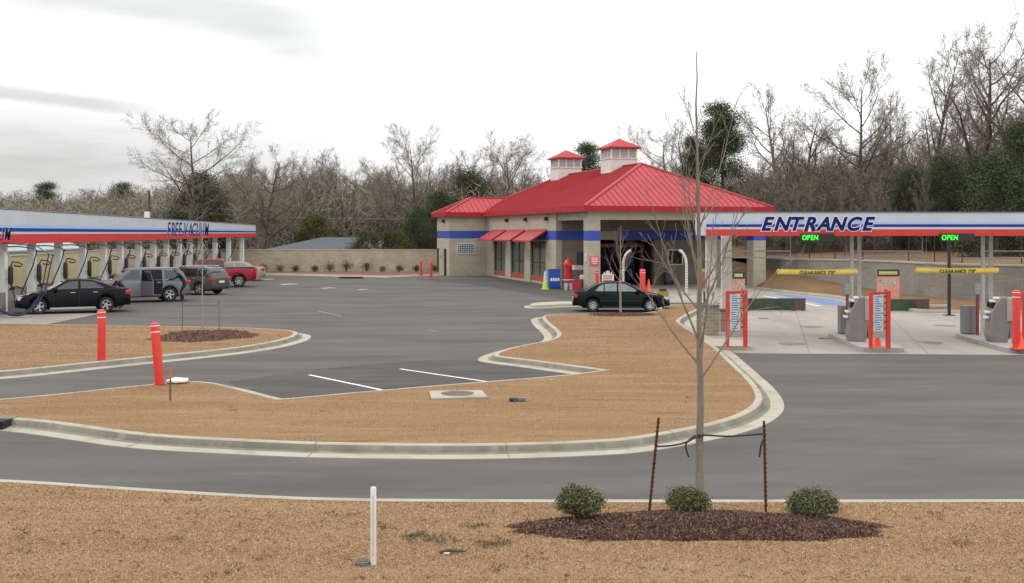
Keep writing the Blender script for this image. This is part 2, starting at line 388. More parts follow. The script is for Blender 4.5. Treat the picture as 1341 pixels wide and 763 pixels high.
# stall lines
M_worn = mat('worn road paint', (.26, .25, .24), .9, var=.3, vscale=5)
def line(px0, py0, px1, py1, w=.1, m=M_paint, name='stall_line', z=.0085):
    p, q = G(px0, py0), G(px1, py1); e = (q-p).normalized(); nn = Vector((e.y, -e.x, 0))*(w/2)
    mb = MB(); k = 6; vs = []
    for i in range(k+1):
        t = p.lerp(q, i/k); vs += [(t-nn).xy[:]+(z,), (t+nn).xy[:]+(z,)]
    mb.add(vs, [(2*i, 2*i+1, 2*i+3, 2*i+2) for i in range(k)])
    return struct(mb.build(name, m))
line(405, 491, 508, 512.5); line(524, 483.2, 642, 500.5)
for a in [(415, 407, 448, 414, ), (560, 432, 573, 434)]: line(*a, w=.07, z=.005, m=M_worn)
for k, yy in enumerate((418, 403.5, 389, 382, 376)):   # worn stall marks at the vacuums
    p0 = {0: (120, 408, 190, 404), 1: (166, 397.5, 235, 394.5), 2: (250, 388, 300, 386), 3: (290, 380, 330, 379), 4: (330, 374, 356, 373.5)}[k]
    line(*p0, w=.09, z=.005, m=M_worn)
psheet('blue_access_marking', [(1012, 383), (1048, 387.2), (1085, 391.5), (1106, 396), (1106, 400), (1080, 399), (1052, 392.5), (1020, 386.5)], .0125, M_ada)
line(1000, 387.5, 1074, 401, w=.2, z=.0165, name='access_marking_edge')
# scuffs of patched asphalt far out in the lot
for k, (a, b, w_, h_) in enumerate([(378, 372, 26, 2.2), (430, 377, 24, 1.8), (475, 379, 16, 1.6), (350, 366, 20, 2)]):
    psheet('asphalt_scuff', [(a-w_/2, b), (a, b-h_*.5), (a+w_/2, b-h_*.25), (a+w_*.3, b+h_*.2), (a+w_*.05, b+h_*.1), (a-w_*.2, b+h_*.6)], .0045, mat('pale scuff', (.25, .245, .24), .95, var=.3, vscale=3))
# long kerbed strip beyond the dark saloon
st = [tuple(G(a, b, .12).xy) for a, b in [(694, 399.5), (699, 396.3), (745, 394.6), (866, 392.5), (868, 394.5), (745, 397.8), (703, 400)]]
st = chaikin(st, 2); struct(sheet('concrete_strip', st, .14, M_conc)); struct(kerb('kerb', st, [(-.01, .1), (0, .142), (.05, .13), (.08, .02), (.35, .012), (.355, -.02)], M_conc))

rnd = random.Random(21); oil = mat('oil drip stain', (.048, .045, .043), .7, var=.2, vscale=4)
for (a, b, r_) in ((175, 404, .35), (250, 393, .3), (305, 382, .4), (330, 509, .22), (810, 407, .5), (1040, 450, .35), (1225, 449, .4), (1060, 428, .5), (1235, 427, .4)):
    for q in range(3):
        p = G(a+rnd.uniform(-8, 8), b+rnd.uniform(-1, 1)); rr_ = r_*rnd.uniform(.3, 1); pts = [(p.x+rr_*(1+.25*math.sin(k*2.1+q))*math.cos(2*PI*k/14), p.y+rr_*(1+.25*math.cos(k*1.7+q))*math.sin(2*PI*k/14)) for k in range(14)]
        struct(sheet('oil_stain', pts, .013+.0015*q if a > 1000 else .0075+.001*q, mat('pad stain', (.17, .155, .14), .9, var=.2) if a > 1000 else oil))
for pts in [][:0] and ([(205, 480), (330, 470), (470, 452), (600, 449), (640, 446)], [(420, 612), (520, 607), (640, 612), (760, 605)], [(1060, 500), (1120, 520), (1180, 560), (1290, 600)], [(460, 372), (520, 392), (580, 402), (690, 408)]):
    w = [G(a+rnd.uniform(-3, 3), b+rnd.uniform(-.6, .6)) for a, b in pts]; w2 = chaikin([tuple(p.xy) for p in w], 2, closed=False); vs = []
    for i, p in enumerate(w2):
        e = (Vector(w2[min(i+1, len(w2)-1)])-Vector(w2[max(i-1, 0)])).normalized(); j = rnd.uniform(.6, 1.3)*.018; vs += [(p[0]-e.y*j, p[1]+e.x*j, .0062), (p[0]+e.y*j, p[1]-e.x*j, .0062)]
    struct(MB().add(vs, [(2*i, 2*i+1, 2*i+3, 2*i+2) for i in range(len(w2)-1)]).build('asphalt_crack', mat('crack tar', (.055, .052, .05), .9)))

# far bed and kerb below the back wall
def P2(a, b, z=0): return G(a, b, z)
bed = [(346, 357.8), (400, 358.6), (450, 360), (505, 361), (545, 359.2), (572, 358.5), (574, 356.3), (340, 355.4)]
w = [tuple(G(a, b, .1).xy) for a, b in bed]
struct(sheet('back_planting_bed', w, .12, mat('red pine straw', (.15, .06, .035), 1, var=.3, vscale=8, bump=.5)))
struct(kerb('kerb', w, [(-.01, .08), (0, .13), (.15, .13), (.2, .03), (.7, .014), (.71, -.02)], M_conc))
dr = thing('drain_inlet', 'dark storm drain slot in the kerb below the tan back wall', 'drain', G(460, 364.3))
MB().box(-.9, .9, -.35, .35, .0, .13).build('top_slab', mat('red brown drain top', (.10, .03, .025), .9), dr)
MB().box(-.75, .75, -.362, -.352, .02, .11).build('opening', M_dark, dr)
dr = thing('drain_inlet', 'dark storm drain opening at the left end of the long near kerb', 'drain', G(-2, 563))
MB().box(-1.6, .10, .30, .6, .153, .165).build('top_slab', M_joint, dr)
MB().box(-1.6, .1, -.05, .298, .02, .165).build('opening', M_dark, dr)

# ---- hillside to the right, its wall and the upper ground
Lw = [(13.5, 84, .4), (16.2, 76, .12), (15.6, 71, 0), (16.9, 65.4, 0), (17.9, 62.8, 0), (18.2, 59.5, 0), (17.8, 55, 0), (18.6, 50.8, 0), (22.8, 49.2, 0), (45, 48, 0)]
Up = [(15.2, 89, 1.9), (17.4, 76.5, 1.22), (18.3, 72, 1.0), (19.2, 67.9, .72), (19.9, 65.7, .57), (21.2, 60.7, .31), (21.6, 58.3, .3), (22.2, 56, .3), (25, 54, .2), (45, 51, .2)]
vs = []; fs = []; nn = 9
def refine(a, k=4):
    o = []
    for i in range(len(a)-1):
        for j in range(k): o.append(tuple(a[i][c]+(a[i+1][c]-a[i][c])*j/k for c in range(3)))
    return o+[a[-1]]
l2, u2 = refine(Lw), refine(Up); m_ = len(l2); rnd = random.Random(3)
for j in range(nn):
    t = j/(nn-1)
    for i in range(m_):
        a, b = l2[i], u2[i]; e = math.sin(PI*t)
        vs.append((a[0]+(b[0]-a[0])*t, a[1]+(b[1]-a[1])*t, a[2]+.02+(b[2]-a[2])*(t*.6+t*t*.4)+e*(.12+rnd.uniform(-.02, .02))))
for j in range(nn-1):
    for i in range(m_-1): fs.append((j*m_+i, j*m_+i+1, (j+1)*m_+i+1, (j+1)*m_+i))
struct(MB().add(vs, fs).build('grass_slope', M_hill, smooth=True))
# kerb along its foot
mb = MB(); vs = []; fs = []
lp = [Vector(p[:2]) for p in l2 if p[2] <= .001]
for j, (d, z) in enumerate([(-.05, .1), (-.05, .15), (.1, .15), (.15, .02)]):
    for i, p in enumerate(lp):
        e = (lp[min(i+1, len(lp)-1)]-lp[max(i-1, 0)]).normalized(); nn_ = Vector((e.y, -e.x)); vs.append((p.x+nn_.x*d, p.y+nn_.y*d, z))
n = len(lp)
for j in range(3):
    for i in range(n-1): fs.append((j*n+i, j*n+i+1, (j+1)*n+i+1, (j+1)*n+i))
struct(mb.add(vs, fs).build('kerb', M_conc, smooth=True))
# retaining wall
wl = [Vector(p) for p in Up[1:]]; zt = [1.8, 1.85, 1.93, 1.97, 2.0, 2.0, 2.0, 2.0, 2.0]
mb = MB(); cap = MB()
for i in range(len(wl)-1):
    a, b = wl[i], wl[i+1]; e = (b-a); e.z = 0; e.normalize(); n_ = Vector((e.y, -e.x, 0))*.15
    mb.add([(*(a-n_).xy, -.05), (*(b-n_).xy, -.05), (*(b+n_).xy, -.05), (*(a+n_).xy, -.05), (*(a-n_).xy, zt[i]), (*(b-n_).xy, zt[i+1]), (*(b+n_).xy, zt[i+1]), (*(a+n_).xy, zt[i])],
           [(0, 3, 2, 1), (4, 5, 6, 7), (0, 1, 5, 4), (1, 2, 6, 5), (2, 3, 7, 6), (3, 0, 4, 7)])
    n2 = n_*1.3
    cap.add([(*(a-n2).xy, zt[i]+.002), (*(b-n2).xy, zt[i+1]+.002), (*(b+n2).xy, zt[i+1]+.002), (*(a+n2).xy, zt[i]+.002), (*(a-n2).xy, zt[i]+.09), (*(b-n2).xy, zt[i+1]+.09), (*(b+n2).xy, zt[i+1]+.09), (*(a+n2).xy, zt[i]+.09)],
           [(0, 3, 2, 1), (4, 5, 6, 7), (0, 1, 5, 4), (1, 2, 6, 5), (2, 3, 7, 6), (3, 0, 4, 7)])
rw = thing('retaining_wall', 'long grey block retaining wall holding up the slope behind the entrance lanes', 'wall', (0, 0, 0))
mb.build('wall_face', M_retain, rw); cap.build('coping', M_conc, rw)
# upper ground
back = [(8, 101, 0), (15.2, 89, 1.85), (17.4, 76.7, 1.75), (18.3, 72.1, 1.8), (19.2, 68, 1.9), (19.9, 65.8, 1.93), (21.2, 60.8, 1.95), (21.6, 58.4, 1.95), (22.2, 56.1, 1.95), (25, 54.1, 1.95), (45, 51.1, 1.95), (90, 50, 1.95)]
b2 = [(10, 125, 0), (18, 110, 2.2), (24, 100, 2.3), (28, 92, 2.3), (32, 86, 2.3), (35, 82, 2.3), (40, 79, 2.3), (44, 77, 2.3), (50, 76, 2.3), (58, 75, 2.3), (75, 75, 2.3), (120, 74, 2.3)]
b3 = [(12, 400, 0), (60, 400, 3), (100, 380, 3), (130, 360, 3), (160, 340, 3), (190, 320, 3), (220, 300, 3), (240, 280, 3), (260, 260, 3), (280, 240, 3), (300, 200, 3), (320, 120, 3)]
vs = back+b2+b3; k = len(back); fs = [(j*k+i, j*k+i+1, (j+1)*k+i+1, (j+1)*k+i) for j in range(2) for i in range(k-1)]
struct(MB().add(vs, fs).build('upper_ground', M_soil, smooth=True))

# fence on the upper ground
fa = [at(1004, 80, 1.8), at(1060, 74, 1.9), at(1130, 68, 1.98), at(1190, 64.5, 2.0), at(1260, 60.5, 2.0), at(1420, 57.5, 2.0), at(1700, 56, 2.0)]
fe = thing('chain_link_fence', 'black chain link fence on the ground above the grey retaining wall', 'fence')
seg = []
for a, b in zip(fa, fa[1:]):
    L_ = (b-a).length; k = max(1, round(L_/2.6)); seg += [a.lerp(b, i/k) for i in range(k)]
seg.append(fa[-1])
for p in seg: MB().cyl(p.x, p.y, p.z-.2, p.z+1.55, .035, n=8).build('post', M_black, fe)
rl = MB().tube([p+Vector((0, 0, 1.52)) for p in seg], .022, 6); rl.build('top_rail', M_black, fe)
wv = MB()
for a, b in zip(seg, seg[1:]):
    L_ = (b-a).length; k = int(L_/.22)
    for i in range(k):
        for s_ in (0, 1):
            t0, t1 = (i+.0)/k, (i+6.5)/k
            if t1 > 1: continue
            p = a.lerp(b, t0 if s_ else t1); q = a.lerp(b, t1 if s_ else t0)
            wv.tube([p+Vector((0, 0, .03)), q+Vector((0, 0, 1.5))], .006, 3, caps=False)
wv.build('wire_mesh', M_dgrey, fe)

# ---- walls round the lot
def wall_run(name, label, a, b, h, th, m, capm):
    d = b-a; L_ = d.length; o = thing(name, label, 'wall', a, math.atan2(d.y, d.x))
    MB().box(0, L_, -th/2, th/2, -.1, h).build('wall_face', m, o)
    MB().box(-.02, L_+.02, -th/2-.03, th/2+.03, h+.003, h+.09).build('coping', capm, o)
    return o
wa, wb_ = at(100, 100), at(576, 100)
wall_run('perimeter_wall', 'tan block wall along the back of the lot beside the red pickup', at(150, 99.6), at(579, 99.6), 2.02, .3, M_pwall, mat('tan coping', (.42, .37, .29), .9))
wall_run('perimeter_wall', 'cream yellow wall running behind the row of vacuum posts', Vector((-31.2, 56, 0)), Vector((-35.3, 99.2, 0)), 2.05, .3, M_cream, mat('cream coping', (.3, .28, .22), .9))
# ================================================================ car wash building
B = thing('car_wash_building', 'tan block car wash with red hipped metal roof, blue band and two rooftop cupolas', 'building', bl(0, 0, 0), R(16.15))
Wd, Ln, Zl, Zt, Z1, Z2 = 12.4, 29.6, 4.44, 4.97, 3.12, 3.76
class WB:
    """wall maker: any piece is cut at the blue band, so tan block and blue paint butt end to end"""
    def __init__(s): s.a = MB(); s.b = MB()
    def box(s, x0, x1, y0, y1, z0, z1):
        cuts = [(z0, min(z1, Z1), s.a), (max(z0, Z1), min(z1, Z2), s.b), (max(z0, Z2), z1, s.a)]
        for p, q, t in cuts:
            if q-p > 1e-3: t.box(x0, x1, y0, y1, p, q)
    def build(s, name, parent):
        o = s.a.build(name, M_block, parent) if s.a.v else None
        if s.b.v: s.b.build('blue_band', M_blue, o or parent)
        return o
def pier(x0, x1, y0, y1, z1=Zt, name='pier'):
    w = WB(); w.box(x0, x1, y0, y1, 0, z1); return w.build(name, B)
pier(0, .82, 0, .82, name='porch_column'); pier(11.5, Wd, 0, .9, name='porch_column')
w = WB(); w.box(.82, 11.5, .1, .7, Zl, Zt); w.build('front_beam', B)
w = WB(); w.box(.1, .7, .82, 6.3, Zl, Zt); w.build('side_beam', B)
w = WB(); w.box(11.7, 12.3, .9, 6.3, Zl, Zt); w.build('side_beam', B)
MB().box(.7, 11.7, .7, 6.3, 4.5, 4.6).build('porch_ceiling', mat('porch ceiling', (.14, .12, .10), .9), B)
# left wall: piers and window bays
wins = [(8.6, 12.3), (13.8, 17.5), (19.0, 22.5)]
w = WB(); ys = [6.3]
w.box(0, .4, 6.3, 8.6, 0, Zt); w.box(0, .4, 12.3, 13.8, 0, Zt); w.box(0, .4, 17.5, 19.0, 0, Zt); w.box(0, .4, 22.5, 24.8, 0, Zt)
for a, b in wins: w.box(0, .4, a, b, 3.0, Zt)
w.box(Wd-.4, Wd, 6.3, Ln, 0, Zt); w.box(.4, Wd-.4, Ln-.4, Ln, 0, Zt); w.box(0, .4, 24.8, Ln, 0, Zt)
w.build('wall', B)
# inner wall behind the porch with the wash tunnel mouth
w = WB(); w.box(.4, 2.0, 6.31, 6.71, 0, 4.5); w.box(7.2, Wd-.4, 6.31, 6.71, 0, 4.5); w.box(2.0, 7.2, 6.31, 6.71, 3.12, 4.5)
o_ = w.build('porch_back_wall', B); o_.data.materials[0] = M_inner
tn = MB()
tn.box(1.9, 2.0, 6.72, 24, 0, 3.2); tn.box(7.2, 7.3, 6.72, 24, 0, 3.2); tn.box(1.9, 7.3, 6.72, 24, 3.2, 3.3); tn.box(1.9, 7.3, 24, 24.1, 0, 3.3)
tn.build('tunnel_lining', mat('dark tunnel lining', (.035, .033, .034), .6), B)
# tunnel equipment glimpsed inside
eq = MB(); eq.box(2.3, 6.9, 7.4, 7.7, 2.6, 2.85); eq.box(2.3, 2.55, 7.4, 7.7, 0, 2.6); eq.box(6.65, 6.9, 7.4, 7.7, 0, 2.6)
eq.build('wash_arch', mat('dull red wash arch', (.16, .03, .035), .6), B)
for xx in (2.9, 6.2):
    br = MB()
    for k in range(26):
        a = 2*PI*k/26; br.box(xx-.02+.42*math.cos(a), xx+.02+.42*math.cos(a), 8.6-.02+.42*math.sin(a), 8.6+.02+.42*math.sin(a), .25, 2.3)
    br.cyl(xx, 8.6, .15, 2.6, .12); br.build('wash_brush', mat('blue brush cloth', (.03, .04, .10), .9), B)
cur = MB()
for k in range(16): cur.box(2.35+k*.28, 2.57+k*.28, 10+.04*(k % 2), 10.03+.04*(k % 2), 1.0-.15*(k % 3), 2.9)
cur.build('curtain', mat('dark curtain cloth', (.03, .03, .045), .9), B)
pn = MB().box(3.05, 4.45, 6.24, 6.295, 3.14, 3.74).build('overhead_panel', mat('beige panel', (.36, .33, .26), .7), B)
# window in the porch back wall
pw = MB(); pw.box(8.2, 8.28, 6.25, 6.3, 1.35, 2.45); pw.box(9.3, 9.38, 6.25, 6.3, 1.35, 2.45); pw.box(8.28, 9.3, 6.25, 6.3, 2.38, 2.45); pw.box(8.28, 9.3, 6.25, 6.3, 1.35, 1.42)
f_ = pw.build('window', M_trim, B); MB().box(8.28, 9.3, 6.27, 6.295, 1.42, 2.38).build('pane', M_cglass, f_)
MB().box(4.9-3.4, 1.95, 6.2, 6.3, 1.2, 2.3).build('control_box', mat('dark blue cabinet', (.03, .035, .07), .5), B)
# the three shop windows with their awnings
for a, b in wins:
    fr = MB(); fr.box(.12, .24, a+.003, a+.16, .15, 2.997); fr.box(.12, .24, b-.1, b-.003, .15, 2.997); fr.box(.12, .24, a+.16, b-.1, 2.88, 2.997)
    m1 = (a+b)/2; fr.box(.13, .23, m1-.04, m1+.04, .55, 2.88); fr.box(.13, .23, a+.16, b-.1, 1.45, 1.51)
    f_ = fr.build('window', M_brown, B)
    MB().box(.17, .19, a+.16, b-.1, .55, 2.88).build('pane', M_glass, f_)
    MB().box(.05, .30, a+.003, b-.003, 0, .15).build('sill', M_block, f_)
    MB().box(.10, .26, a+.16, b-.1, .152, .55).build('kick_panel', mat('brick red panel', (.33, .07, .045), .6), f_)
    aw = MB(); y0, y1 = a-.35, b+.35
    aw.add([(-.01, y0, 3.86), (-.01, y1, 3.86), (-1.25, y0, 3.08), (-1.25, y1, 3.08), (-1.25, y0, 2.96), (-1.25, y1, 2.96), (-.01, y0, 3.74), (-.01, y1, 3.74)],
           [(0, 1, 3, 2), (2, 3, 5, 4), (6, 4, 5, 7), (0, 2, 4, 6), (1, 7, 5, 3), (0, 6, 7, 1)])
    aw.build('awning', M_roof, B)
    MB().tube([(-1.2, y0+.1, 3.0), (-.01, y0+.1, 3.0)], .02, 6).build('awning_strut', M_brown, B)
# equipment wing
w = WB(); w.box(-3.2, -.003, 24.8, 25.2, 0, Zt); w.box(-3.2, -2.8, 25.2, Ln, 0, Zt); w.box(-2.8, -.003, Ln-.4, Ln, 0, Zt); w.build('wing_wall', B)
fr = MB(); x0, x1, z0, z1 = -2.55, -.98, 1.82, 2.72
fr.box(x0, x1, 24.74, 24.797, z0, z0+.07); fr.box(x0, x1, 24.74, 24.797, z1-.07, z1); fr.box(x0, x0+.07, 24.74, 24.797, z0+.07, z1-.07); fr.box(x1-.07, x1, 24.74, 24.797, z0+.07, z1-.07)
for k in range(1, 8): xx = x0+k*(x1-x0)/8; fr.box(xx-.014, xx+.014, 24.75, 24.79, z0+.07, z1-.07)
for k in range(1, 5): zz = z0+k*(z1-z0)/5; fr.box(x0+.07, x1-.07, 24.755, 24.785, zz-.014, zz+.014)
f_ = fr.build('window', M_trim, B, bevel=0); MB().box(x0+.07, x1-.07, 24.77, 24.78, z0+.07, z1-.07).build('glass_blocks', mat('blue glass block', (.10, .14, .22), .15), f_)
d_ = MB().box(-3.26, -3.205, 26.2, 28.6, 0, 2.15).build('gate', mat('tan gate', (.36, .32, .26), .7), B)
for yy in (26.0, 28.7): MB().cyl(-3.3, yy, 0, 2.25, .09, n=10).build('gate_post', M_brown, B)
MB().tube([(-3.36, 27.0, 2.1), (-3.5, 27.0, 1.6), (-3.36, 27.4, 1.5), (-3.36, 27.6, 2.1)], .04, 6).build('hose_loop', M_galv, B)
# roofs with standing seams
def plane_z(p0, n, x, y): return p0[2]-(n[0]*(x-p0[0])+n[1]*(y-p0[1]))/n[2]
S, ov, ze = .478, .38, 5.28
def seams(mb, fn, along, rng, step, t0, t1f):
    pass
RF = MB(); x0, x1, y0, y1 = -ov, Wd+ov, -ov, Ln+ov; cx = (x0+x1)/2; hw = (x1-x0)/2; zr = ze+hw*S
RF.add([(x0, y0, ze), (x1, y0, ze), (x1, y1, ze), (x0, y1, ze), (cx, y0+hw, zr), (cx, y1-hw, zr)], [(0, 1, 4), (1, 2, 5, 4), (2, 3, 5), (3, 0, 4, 5)])
RF.add([(x0, y0, ze-.001), (x1, y0, ze-.001), (x1, y1, ze-.001), (x0, y1, ze-.001)], [(0, 3, 2, 1)])
def rib(mb, p, q, w=.03, h=.045):
    p, q = Vector(p), Vector(q)
    if (q-p).length < .15: return
    e = (q-p).normalized(); s_ = e.cross(Vector((0, 0, 1))).normalized()*w/2; u_ = Vector((0, 0, h))
    mb.add([p-s_, p+s_, p+s_*.6+u_, p-s_*.6+u_, q-s_, q+s_, q+s_*.6+u_, q-s_*.6+u_], [(0, 3, 2, 1), (4, 5, 6, 7), (0, 1, 5, 4), (1, 2, 6, 5), (2, 3, 7, 6), (3, 0, 4, 7)])
SM = MB(); st = .42
k = 1
while k*st < 2*hw:                                     # front and back hips
    d = min(k*st, 2*hw-k*st); xx = x0+k*st
    rib(SM, (xx, y0, ze), (xx, y0+d, ze+d*S)); rib(SM, (xx, y1, ze), (xx, y1-d, ze+d*S)); k += 1
k = 1
while k*st < (y1-y0):                                  # long slopes
    d = min(k*st, (y1-y0)-k*st, hw); yy = y0+k*st
    rib(SM, (x0, yy, ze), (x0+d, yy, ze+d*S)); rib(SM, (x1, yy, ze), (x1-d, yy, ze+d*S)); k += 1
rf = RF.build('roof', M_roof, B); SM.build('standing_seams', M_roof, rf)
CP = MB()
for a, b in [((x0, y0, ze), (cx, y0+hw, zr)), ((x1, y0, ze), (cx, y0+hw, zr)), ((x0, y1, ze), (cx, y1-hw, zr)), ((x1, y1, ze), (cx, y1-hw, zr)), ((cx, y0+hw, zr), (cx, y1-hw, zr))]:
    rib(CP, a, b, .28, .075)
CP.build('ridge_cap', M_roof, rf)
fs_ = MB(); t = .05; zf = 4.955
fs_.box(x0-t, x1+t, y0-t, y0, zf, ze+.03); fs_.box(x0-t, x0, y0+.001, y1, zf, ze+.03); fs_.box(x1, x1+t, y0+.001, y1, zf, ze+.03); fs_.box(x0-t, x1+t, y1, y1+t, zf, ze+.03)
fs_.build('fascia', M_fasr, rf)
MB().box(x0, x1, y0+.002, y1-.002, 4.975, 5.0).build('soffit', M_trim, rf)
# wing roof
RW = MB(); wx0 = -3.2-ov; wy0, wy1 = 24.8-ov, Ln+ov; wh = (wy1-wy0)/2; wz = ze+wh*S; wx1 = x0+wh+.9; yc = (wy0+wy1)/2
RW.add([(wx0, wy0, ze-.002), (wx0, wy1, ze-.002), (wx0+wh, yc, wz), (x0+wh, yc, wz), (x0, wy0, ze-.002), (x0+.3, wy1, ze-.002)], [(0, 2, 1), (0, 4, 3, 2), (1, 2, 3, 5)])
rw_ = RW.build('wing_roof', M_roof, B)
SM = MB(); k = 1
while k*st < wx1-wx0:
    d = min(k*st, wh); xx = wx0+k*st
    if xx < x0+.1: rib(SM, (xx, wy0, ze), (xx, wy0+d, ze+d*S))
    else: rib(SM, (xx, wy0+(xx-x0), ze+(xx-x0)*S), (xx, wy0+wh, ze+wh*S))
    k += 1
k = 1
while k*st < 2*wh: d = min(k*st, 2*wh-k*st); rib(SM, (wx0, wy0+k*st, ze), (wx0+d, wy0+k*st, ze+d*S)); k += 1
SM.build('standing_seams', M_roof, rw_)
CP = MB(); rib(CP, (wx0, wy0, ze), (wx0+wh, yc, wz), .24, .07); rib(CP, (wx0, wy1, ze), (wx0+wh, yc, wz), .24, .07); rib(CP, (wx0+wh, yc, wz), (x0+wh, yc, wz), .24, .07); CP.build('ridge_cap', M_roof, rw_)
fw = MB(); fw.box(wx0-t, x0-t-.001, wy0-t, wy0, zf, ze+.03); fw.box(wx0-t, wx0, wy0+.001, wy1, zf, ze+.03); fw.build('fascia', M_fasr, rw_)
MB().box(wx0, x0-t-.002, wy0+.002, wy1, 4.975, 5.0).build('soffit', M_trim, rw_)
# cupolas
for yy in (10.4, 22.3):
    ccx, ccy, a_ = cx, yy, 1.02
    cb = MB(); cb.box(ccx-a_, ccx+a_, ccy-a_, ccy+a_, 7.7, 8.95)
    c_ = cb.build('cupola', M_trim, B)
    lv = MB(); lv.box(ccx-a_-.06, ccx+a_+.06, ccy-a_-.06, ccy+a_+.06, 8.95, 9.03)
    for sx in (-1, 1):
        for sy in (-1, 1): lv.box(ccx+sx*a_-.12 if sx > 0 else ccx-a_, ccx+a_ if sx > 0 else ccx-a_+.12, ccy+a_-.12 if sy > 0 else ccy-a_, ccy+a_ if sy > 0 else ccy-a_+.12, 9.03, 9.7)
    for q in (-.33, .33):
        lv.box(ccx+q-.05, ccx+q+.05, ccy-a_, ccy-a_+.08, 9.03, 9.7); lv.box(ccx-a_, ccx-a_+.08, ccy+q-.05, ccy+q+.05, 9.03, 9.7)
    lv.build('louvre_frame', M_trim, c_)
    lo = MB()
    for k in range(6):
        z_ = 9.06+k*.11; lo.box(ccx-a_+.12, ccx+a_-.12, ccy-a_+.03, ccy-a_+.06, z_, z_+.07); lo.box(ccx-a_+.03, ccx-a_+.06, ccy-a_+.12, ccy+a_-.12, z_, z_+.07)
    lo.box(ccx-a_+.1, ccx+a_-.1, ccy-a_+.1, ccy+a_-.1, 9.03, 9.7); lo.build('louvres', mat('grey louvres', (.46, .46, .44), .6), c_)
    e_ = a_+.22
    MB().add([(ccx-e_, ccy-e_, 9.7), (ccx+e_, ccy-e_, 9.7), (ccx+e_, ccy+e_, 9.7), (ccx-e_, ccy+e_, 9.7), (ccx-e_, ccy-e_, 9.82), (ccx+e_, ccy-e_, 9.82), (ccx+e_, ccy+e_, 9.82), (ccx-e_, ccy+e_, 9.82), (ccx, ccy, 10.5)],
             [(0, 3, 2, 1), (0, 1, 5, 4), (1, 2, 6, 5), (2, 3, 7, 6), (3, 0, 4, 7), (4, 5, 8), (5, 6, 8), (6, 7, 8), (7, 4, 8)]).build('cupola_roof', M_fasr, c_)
# wall lamps under the eaves
for (xx, yy) in ((-3.24, 26.6), (-.04, 18.3), (-.04, 13.2), (-.04, 8.2)):
    MB().box(xx-.2, xx+.03, yy-.12, yy+.12, 4.45, 4.72).build('wall_lamp', M_brown, B, bevel=.03)
# signs on the front column
sg = MB().box(.12, .74, -.03, -.003, 1.55, 2.15).build('column_sign', mat('pink red sign', (.60, .10, .10), .5), B)
sl = MB()
for k, ww in enumerate((.5, .42, .46, .3)): sl.box(.43-ww/2, .43+ww/2, -.036, -.031, 2.02-k*.11, 2.06-k*.11)
sl.build('sign_lettering', M_wlet, sg)
sg = MB().box(-.035, -.003, .1, .55, 1.8, 2.35).build('column_sign', mat('white sign with red print', (.62, .45, .42), .5), B)
MB().box(-.6, -.03, 4.6, 5.4, 0, .02).build('threshold', M_dgrey, B) if False else None
MB().box(1.9, 2.75, 6.05, 6.3, 1.3, 2.4).build('menu_board', mat('dark board', (.02, .022, .035), .4), B)
MB().box(.44, .5, 7.2, 8.4, .0, .02)

# ================================================================ entrance canopy and lane equipment
YC = 38.0
def ez(py): return zat(py, YC)
def ex(px): return at(px, YC).x
C = thing('entrance_canopy', 'long white canopy lettered ENTRANCE with blue line and red lower edge over the pay lanes', 'canopy', (0, 0, 0))
xl, xr = ex(925), ex(925)+22; ztop, zbot = ez(278), ez(308.2)
def band(name, z0, z1, m, y, par, x0=xl, x1=xr, th=.05): return MB().box(x0, x1, y, y+th, z0, z1).build(name, m, par)
MB().box(xl, xr, YC, YC+.12, zbot, ztop).build('fascia', M_white, C)
MB().box(xl, xl+.12, YC+.121, YC+2.2, zbot, ztop).build('fascia', M_white, C); MB().box(xl, xr, YC+2.201, YC+2.32, zbot, ztop).build('fascia', M_white, C)
MB().box(xl+.121, xr, YC+.121, YC+2.19, ztop-.25, ztop-.1).build('roof_deck', M_white, C)
MB().box(xl+.121, xr, YC+.121, YC+2.19, zbot+.05, zbot+.1).build('ceiling', M_trim, C)
MB().box(xl-.02, xr, YC-.03, YC-.002, ztop-.002, ztop+.03).build('edge_trim', mat('dark edge trim', (.12, .12, .2), .5), C)
band('red_stripe', zbot-.01, ez(300), M_sred, YC-.006, C, th=.005)
band('blue_stripe', ez(297), ez(293.5), M_navy, YC-.005, C, th=.004); band('light_blue_stripe', ez(293), ez(289.8), M_lblue, YC-.005, C, th=.004)
sx = (ex(998)+ex(1145))/2; tw = ex(1145)-ex(998); zc_ = (ez(284.2)+ez(301.2))/2
lettering('letter_outline', 'ENTRANCE', .64, M_wlet, C, (sx, YC-.012, zc_), shear=.32, offset=.052, width=tw, depth=.003, gap=.20)
lettering('lettering', 'ENTRANCE', .64, M_navyt, C, (sx, YC-.024, zc_), shear=.32, offset=.024, width=tw, depth=.006, gap=.20)
# twin columns on stone plinths at the left end
for (a, b, base_y, ph) in ((925, 938.5, 439, 1.0), (945.5, 958.5, 434, .75)):
    p = G((a+b)/2, base_y); hw_ = (b-a)/F*p.y/2
    c_ = MB().box(p.x-hw_, p.x+hw_, p.y, p.y+.2, ph, zbot+.045).build('column', M_trim, C)
    MB().box(p.x-hw_*1.3, p.x+hw_*1.3, p.y-.1, p.y+2*hw_+.1, 0, ph).build('stone_plinth', M_stone, c_)
    MB().box(p.x-hw_*1.45, p.x+hw_*1.45, p.y-.14, p.y+2*hw_+.14, ph+.002, ph+.09).build('plinth_cap', mat('dark cap stone', (.14, .12, .10), .9), c_)
for a, by in ((1116, 440.5), (1126, 439), (1288, 440.5), (1298.5, 439)):
    p = G(a, by); MB().box(p.x-.055, p.x+.055, p.y, p.y+.11, .14, zbot+.045).build('post', M_galv, C)
